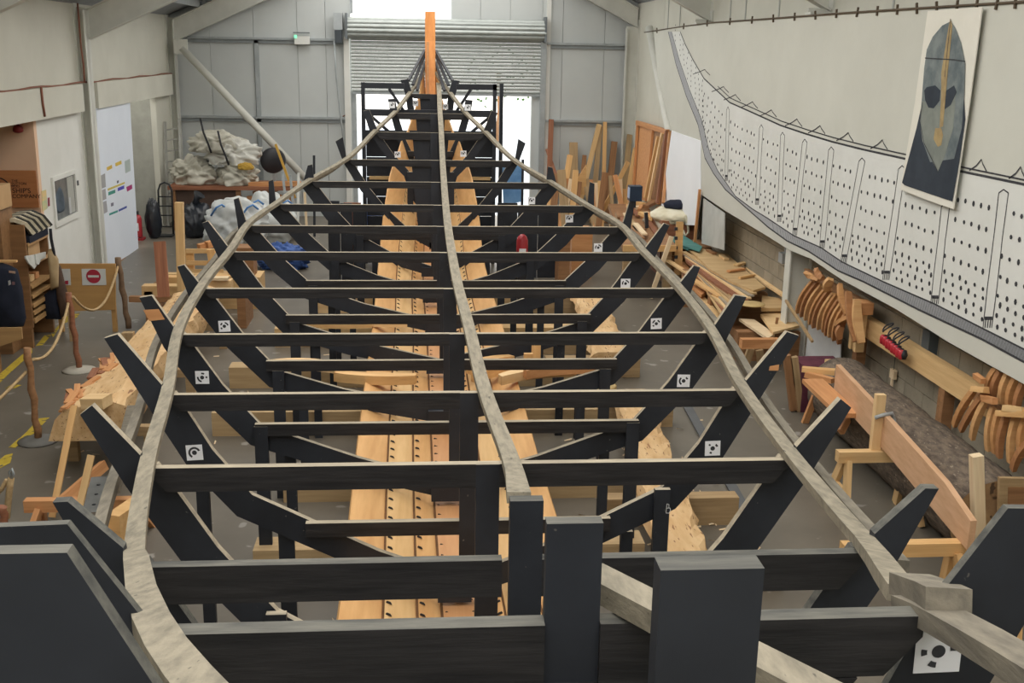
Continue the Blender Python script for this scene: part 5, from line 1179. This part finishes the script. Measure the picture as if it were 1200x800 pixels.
# ------------------------------------------------------------------ far left corner
tbk = empty('store_bench', (-4.2, 25.2, 0), 'dark brown storage bench under the tarpaulins in the far left corner', 'bench')
box('bench_top', (-5.5, 24.7, .90), (-2.75, 25.9, .98), REDW, tbk); box('bench_front', (-5.45, 24.8, .1), (-4.0, 24.84, .9), mat('bench_dark', (.10, .065, .05), None, .8), tbk)
for x in (-5.4, -4.0, -2.85): box('bench_leg', (x-.05, 24.75, 0), (x+.05, 24.85, .9), BROWN, tbk)
TARP = mat('tarpaulin', (.58, .56, .48), (.40, .385, .32), .8, 2.5, bump=.5)
TARPW = mat('tarpaulin_white', (.66, .66, .61), (.52, .51, .46), .75, 3, bump=.4)
def P25(x, y, Y=25.2): return on_y(x, y, Y)
for (x, y, r, m, s, lab) in ((228, 215, (.46, .38, .40), TARP, 11, 'grey crumpled tarpaulin at the left of the bench heap'), (272, 192, (.58, .36, .40), TARPW, 12, 'white folded tarpaulin high in the bench heap'), (252, 178, (.52, .34, .34), TARP, 13, 'pale sheet with dark straps bundled behind the heap'), (278, 222, (.45, .40, .34), TARP, 14, 'stained tarpaulin hanging over the bench front')):
    p = P25(x, y); b = blob('tarpaulin', (p.x, p.y, max(p.z, .985)), r, m, seed=s, rough=.38, freq=1.25, cr=.5, sub=5, flat=-.45, label=lab, cat='tarpaulin', group='tarpaulins heaped on the store bench')
    if s in (12, 13):
        tube('strap', [(p.x-.2, p.y-.42, p.z+.75), (p.x-.14, p.y-.46, p.z+.45), (p.x-.05, p.y-.46, p.z+.2), (p.x, p.y-.45, p.z+.02)], .022, DARKP, b, 6)
yp = blob('yellow_sack', P25(288, 199, 24.78), (.17, .06, .10), mat('yellow_sack', (.55, .34, .06), None, .8), seed=3, sub=4, cr=.4, label='yellow printed patch of sacking on the heap', cat='sack')
DBAG = mat('dumpy_bag', (.66, .68, .66), (.52, .54, .53), .7, 3, bump=.4)
BLUES = mat('blue_strap', (.10, .26, .58), None, .6)
for (x, y, Y, r, s, lab) in ((285, 283, 22.6, (.62, .5, .62), 21, 'big white bulk bag with blue straps behind the left frames'), (318, 255, 23.5, (.55, .45, .60), 22, 'second white bulk bag further right by the brace foot')):
    p = on_z(x, y, 0) if s == 21 else on_y(x, y, Y); p = Vector((p.x, Y, 0 if s == 21 else .05)); b = blob('bulk_bag', (p.x, p.y, 0), r, DBAG, seed=s, rough=.3, freq=1.2, cr=.30, sub=5, flat=-.7, label=lab, cat='bag', group='white bulk bags')
    for q in (-1, 1):
        tube('strap', [(p.x+q*.3-.12, p.y-.40, r[2]*1.15), (p.x+q*.3, p.y-.46, r[2]*1.42), (p.x+q*.3+.1, p.y-.4, r[2]*1.5), (p.x+q*.3+.2, p.y-.35, r[2]*1.35)], .02, BLUES, b, 6)
BIN = mat('bin_liner', (.018, .022, .030), (.010, .013, .018), .35, 6, spec=.5)
blob('bin_bag', (-4.75, 23.9, 0), (.34, .3, .42), BIN, seed=31, rough=.15, cr=.22, flat=-.8, label='full black bin bag on the floor in front of the store bench', cat='bag'); tube('bag_neck', [(-4.75, 23.9, .70), (-4.73, 23.88, .82), (-4.66, 23.86, .92)], [.10, .06, .13], BIN, bpy.data.objects['bin_bag'], 8)
blob('dark_sack', (-5.62, 23.75, 0), (.17, .16, .46), BIN, seed=33, rough=.15, cr=.2, flat=-.85, label='dark sack standing beside the fire extinguisher', cat='sack')
fe = empty('fire_extinguisher', (-5.93, 23.55, 0), 'red fire extinguisher standing by the poster board edge', 'extinguisher')
RED = mat('extinguisher_red', (.42, .03, .04), None, .35, spec=.5)
lathe('cylinder', (-5.90, 23.55, .06), [(.085, 0), (.09, .02), (.09, .38), (.07, .44), (.03, .47)], RED, fe, 16); box('valve', (-5.93, 23.50, .53), (-5.87, 23.6, .60), DARKP, fe); box('extinguisher_label', (-5.95, 23.455, .2), (-5.86, 23.46, .36), PAPER, fe); box('stand', (-6.0, 23.42, 0), (-5.78, 23.68, .05), RED, fe)
ht = empty('hand_truck', (-5.6, 24.2, 0), 'black folding hand truck standing in front of the ladder', 'trolley')
px0, px1 = on_y(184.5, 210, 24.2), on_y(200.5, 210, 24.2)
HTM = mat('trolley_black', (.03, .033, .036), None, .5)
tube('loop_frame', [(px0.x, 24.1, .03), (px0.x, 24.2, .95), (px0.x+.05, 24.2, 1.08), ((px0.x+px1.x)/2, 24.2, 1.12), (px1.x-.05, 24.2, 1.08), (px1.x, 24.2, .95), (px1.x, 24.1, .03)], .02, HTM, ht)
for z in (.18, .42, .62, .82): tube('cross_bar', [(px0.x, 24.18, z), (px1.x, 24.18, z)], .014, HTM, ht, 6)
box('toe_plate', (px0.x-.02, 23.85, .0), (px1.x+.02, 24.15, .03), HTM, ht)
ld = empty('step_ladder', (-5.75, 26.0, 0), 'aluminium ladder leaning in the far left corner', 'ladder')
ALU = mat('aluminium', (.40, .40, .37), (.33, .33, .31), .45, 5, metal=.3)
l0, l1 = on_y(187.5, 143, 25.6)+Vector((.08, 0, 0)), on_y(204, 140, 25.6)+Vector((.08, 0, 0))
for a in (l0, l1): board('stile', (a.x, 25.75, a.z), (a.x+.05, 25.2, 0), .05, .04, ALU, ld, up=(0, 1, 0))
for i in range(9): f = .08+.1*i; board('rung', (l0.x+.05*f, 25.75-.55*f, lerp(l0.z, 0, f)), (l1.x+.05*f, 25.75-.55*f, lerp(l1.z, 0, f)), .03, .03, ALU, ld)
fn = lathe('dark_disc', on_y(320, 188, 25.6), [(.02, -.05), (.26, -.04), (.29, 0), (.26, .04), (.02, .05)], DARKP, label='dark round drum end standing beside the brace', cat='drum', seg=24); fn.rotation_euler = (PI/2, 0, .3)
board('disc_stand', on_y(321, 200, 25.65), on_y(322, 238, 25.65), .06, .05, STEEL, fn, up=(0, 1, 0))
stick('yellow_stick', (323, 169), (346, 232), 25.3, 25.0, .05, .05, mat('yellow_stick', (.55, .33, .06), None, .6), 'yellow stick leaning against the cream brace')
stick('orange_beam', (292, 216), (352, 215), 24.9, 24.7, .12, .10, OAKR, 'orange beam lying on the store bench', 'beam', (0, 0, 1))
for i, (a, b) in enumerate((((297, 226), (325, 222)), ((290, 232), (330, 230)), ((300, 220), (318, 219)))): stick('bench_wood', a, b, 24.95, 24.85, .10, .08, (BROWN, OAKR, REDW)[i], ('upper', 'lower', 'rear')[i]+' reddish log end between the tarpaulin and bulk bag', 'wood', (0, 0, 1))
for i, (a, b, m) in enumerate((((340, 205), (352, 222), STEEL), ((350, 202), (348, 225), WHITEP), ((336, 228), (350, 214), GREYW), ((331, 201), (345, 207), STEEL), ((368, 182), (369, 200), BLACK), ((357, 225), (362, 237), PALE))): stick('loose_strip', a, (a[0]+(b[0]-a[0])*.6, 277), 23.9, 23.8, .05, .03, m, ('steel', 'white', 'grey wood', 'second steel', 'black', 'pale wood')[i]+' strip sticking up from the clutter near the brace foot', grp='clutter strips near the brace foot')
BLUET = mat('blue_sheet', (.06, .13, .38), (.035, .08, .25), .6, 4)
p = on_z(345, 285, .1); blob('blue_sheet', (p.x, 20.5, 0), (.5, .35, .28), BLUET, seed=41, rough=.3, cr=.4, sub=5, label='crumpled blue sheet on the floor behind the left frames', cat='sheet')
blob('blue_sheet', (-1.0, 23.2, 0), (.22, .2, .55), BLUET, seed=43, rough=.2, label='tall blue wrapped bundle seen through the far frames', cat='bundle')
# far right floor and mid clutter
fe2 = empty('fire_extinguisher', (1.55, 16.0, 0), 'red fire extinguisher seen between the frames right of the keel', 'extinguisher')
p = on_y(612, 285, 15.9); lathe('cylinder', (p.x, 15.9, .95), [(.08, 0), (.085, .02), (.085, .36), (.06, .42), (.02, .45)], RED, fe2, 14); box('extinguisher_label', (p.x-.05, 15.81, 1.05), (p.x+.05, 15.815, 1.2), PAPER, fe2); box('extinguisher_stand', (p.x-.06, 15.84, 0), (p.x+.06, 15.96, .95), DARKP, fe2)
box('brown_sheet', (-1.35, 19.5, 0), (-1.05, 19.55, 1.35), REDW, label='red brown panel standing behind the far left frames', cat='panel')
for i, (a, b, Y) in enumerate((((670, 292), (694, 292), 19.5), ((655, 300), (668, 300), 18.5))): q0, q1 = on_y(*a, Y), on_y(*b, Y); box('brown_crate', (q0.x, Y, 0), (q1.x, Y+.5, q0.z+.35), OAKR if i == 0 else BROWN, label=('large reddish', 'small dark')[i]+' crate standing on the floor right of the far frames', cat='crate')
for i, (a, b, Y, zt) in enumerate(((384, 428, 19.2, 1.42), (583, 655, 19.6, 1.35))):
    q0, q1 = on_y(a, 250, Y), on_y(b, 250, Y); sc = empty('black_screen', ((q0.x+q1.x)/2, Y, 0), ('black boarded screen standing left of the far hull', 'black boarded screen standing right of the far hull')[i], 'screen')
    for j in range(3): box('screen_board', (lerp(q0.x, q1.x, j/3), Y, .0), (lerp(q0.x, q1.x, (j+1)/3)-.01, Y+.03, zt-.04*j), BLACK, sc)
P = [on_y(x, y, 21.6) for x, y in ((588, 196), (611, 190), (613, 236), (590, 240))]
o = shape('blue_lit_panel', P, (0, .01, 0), mat('blue_lit_panel', (.22, .42, .70), (.12, .28, .55), .5, 3), label='light blue plastic sheet hanging behind the far right frames', cat='sheet')  # added panel whose colour stands for blue light between the frames
board('panel_post', (P[0].x-.03, 21.62, 0), (P[0].x-.03, 21.62, P[1].z+.05), .05, .05, BLACK, o, up=(0, 1, 0))
board('panel_post', (P[1].x+.03, 21.62, 0), (P[1].x+.03, 21.62, P[1].z+.05), .05, .05, BLACK, o, up=(0, 1, 0))
# greenery outside the door
LEAF = mat('leaf', (.06, .14, .03), (.035, .09, .02), .8, 4)
tr = empty('yard_tree', (3.2, 47, 0), 'faint tree in the bright yard outside the roller door', 'tree')
tube('trunk', [(3.2, 47, -.05), (3.3, 47, 1.5), (3.2, 47, 3)], [.15, .12, .08], BROWN, tr)
vs, fs = [], []
for i in range(70):
    p = Vector((random.gauss(3.3, .9), random.gauss(47, .8), random.gauss(2.6, .7))); a = Vector((random.uniform(-1, 1), random.uniform(-1, 1), random.uniform(-1, 1))).normalized()*.09; b = a.orthogonal()*.7; k = len(vs); vs += [p-a, p+b, p+a, p-b]; fs.append((k, k+1, k+2, k+3))
lf = link('foliage', mesh('foliage', vs, fs), LEAF, tr); lf['kind'] = 'stuff'
# unseen shed wall behind the camera and near bays, added to cut frontal light
wb = box('wall_back', (-9.6, -2.6, 0), (XR+.1, -2.5, 5.2), CREAM, kind='structure')
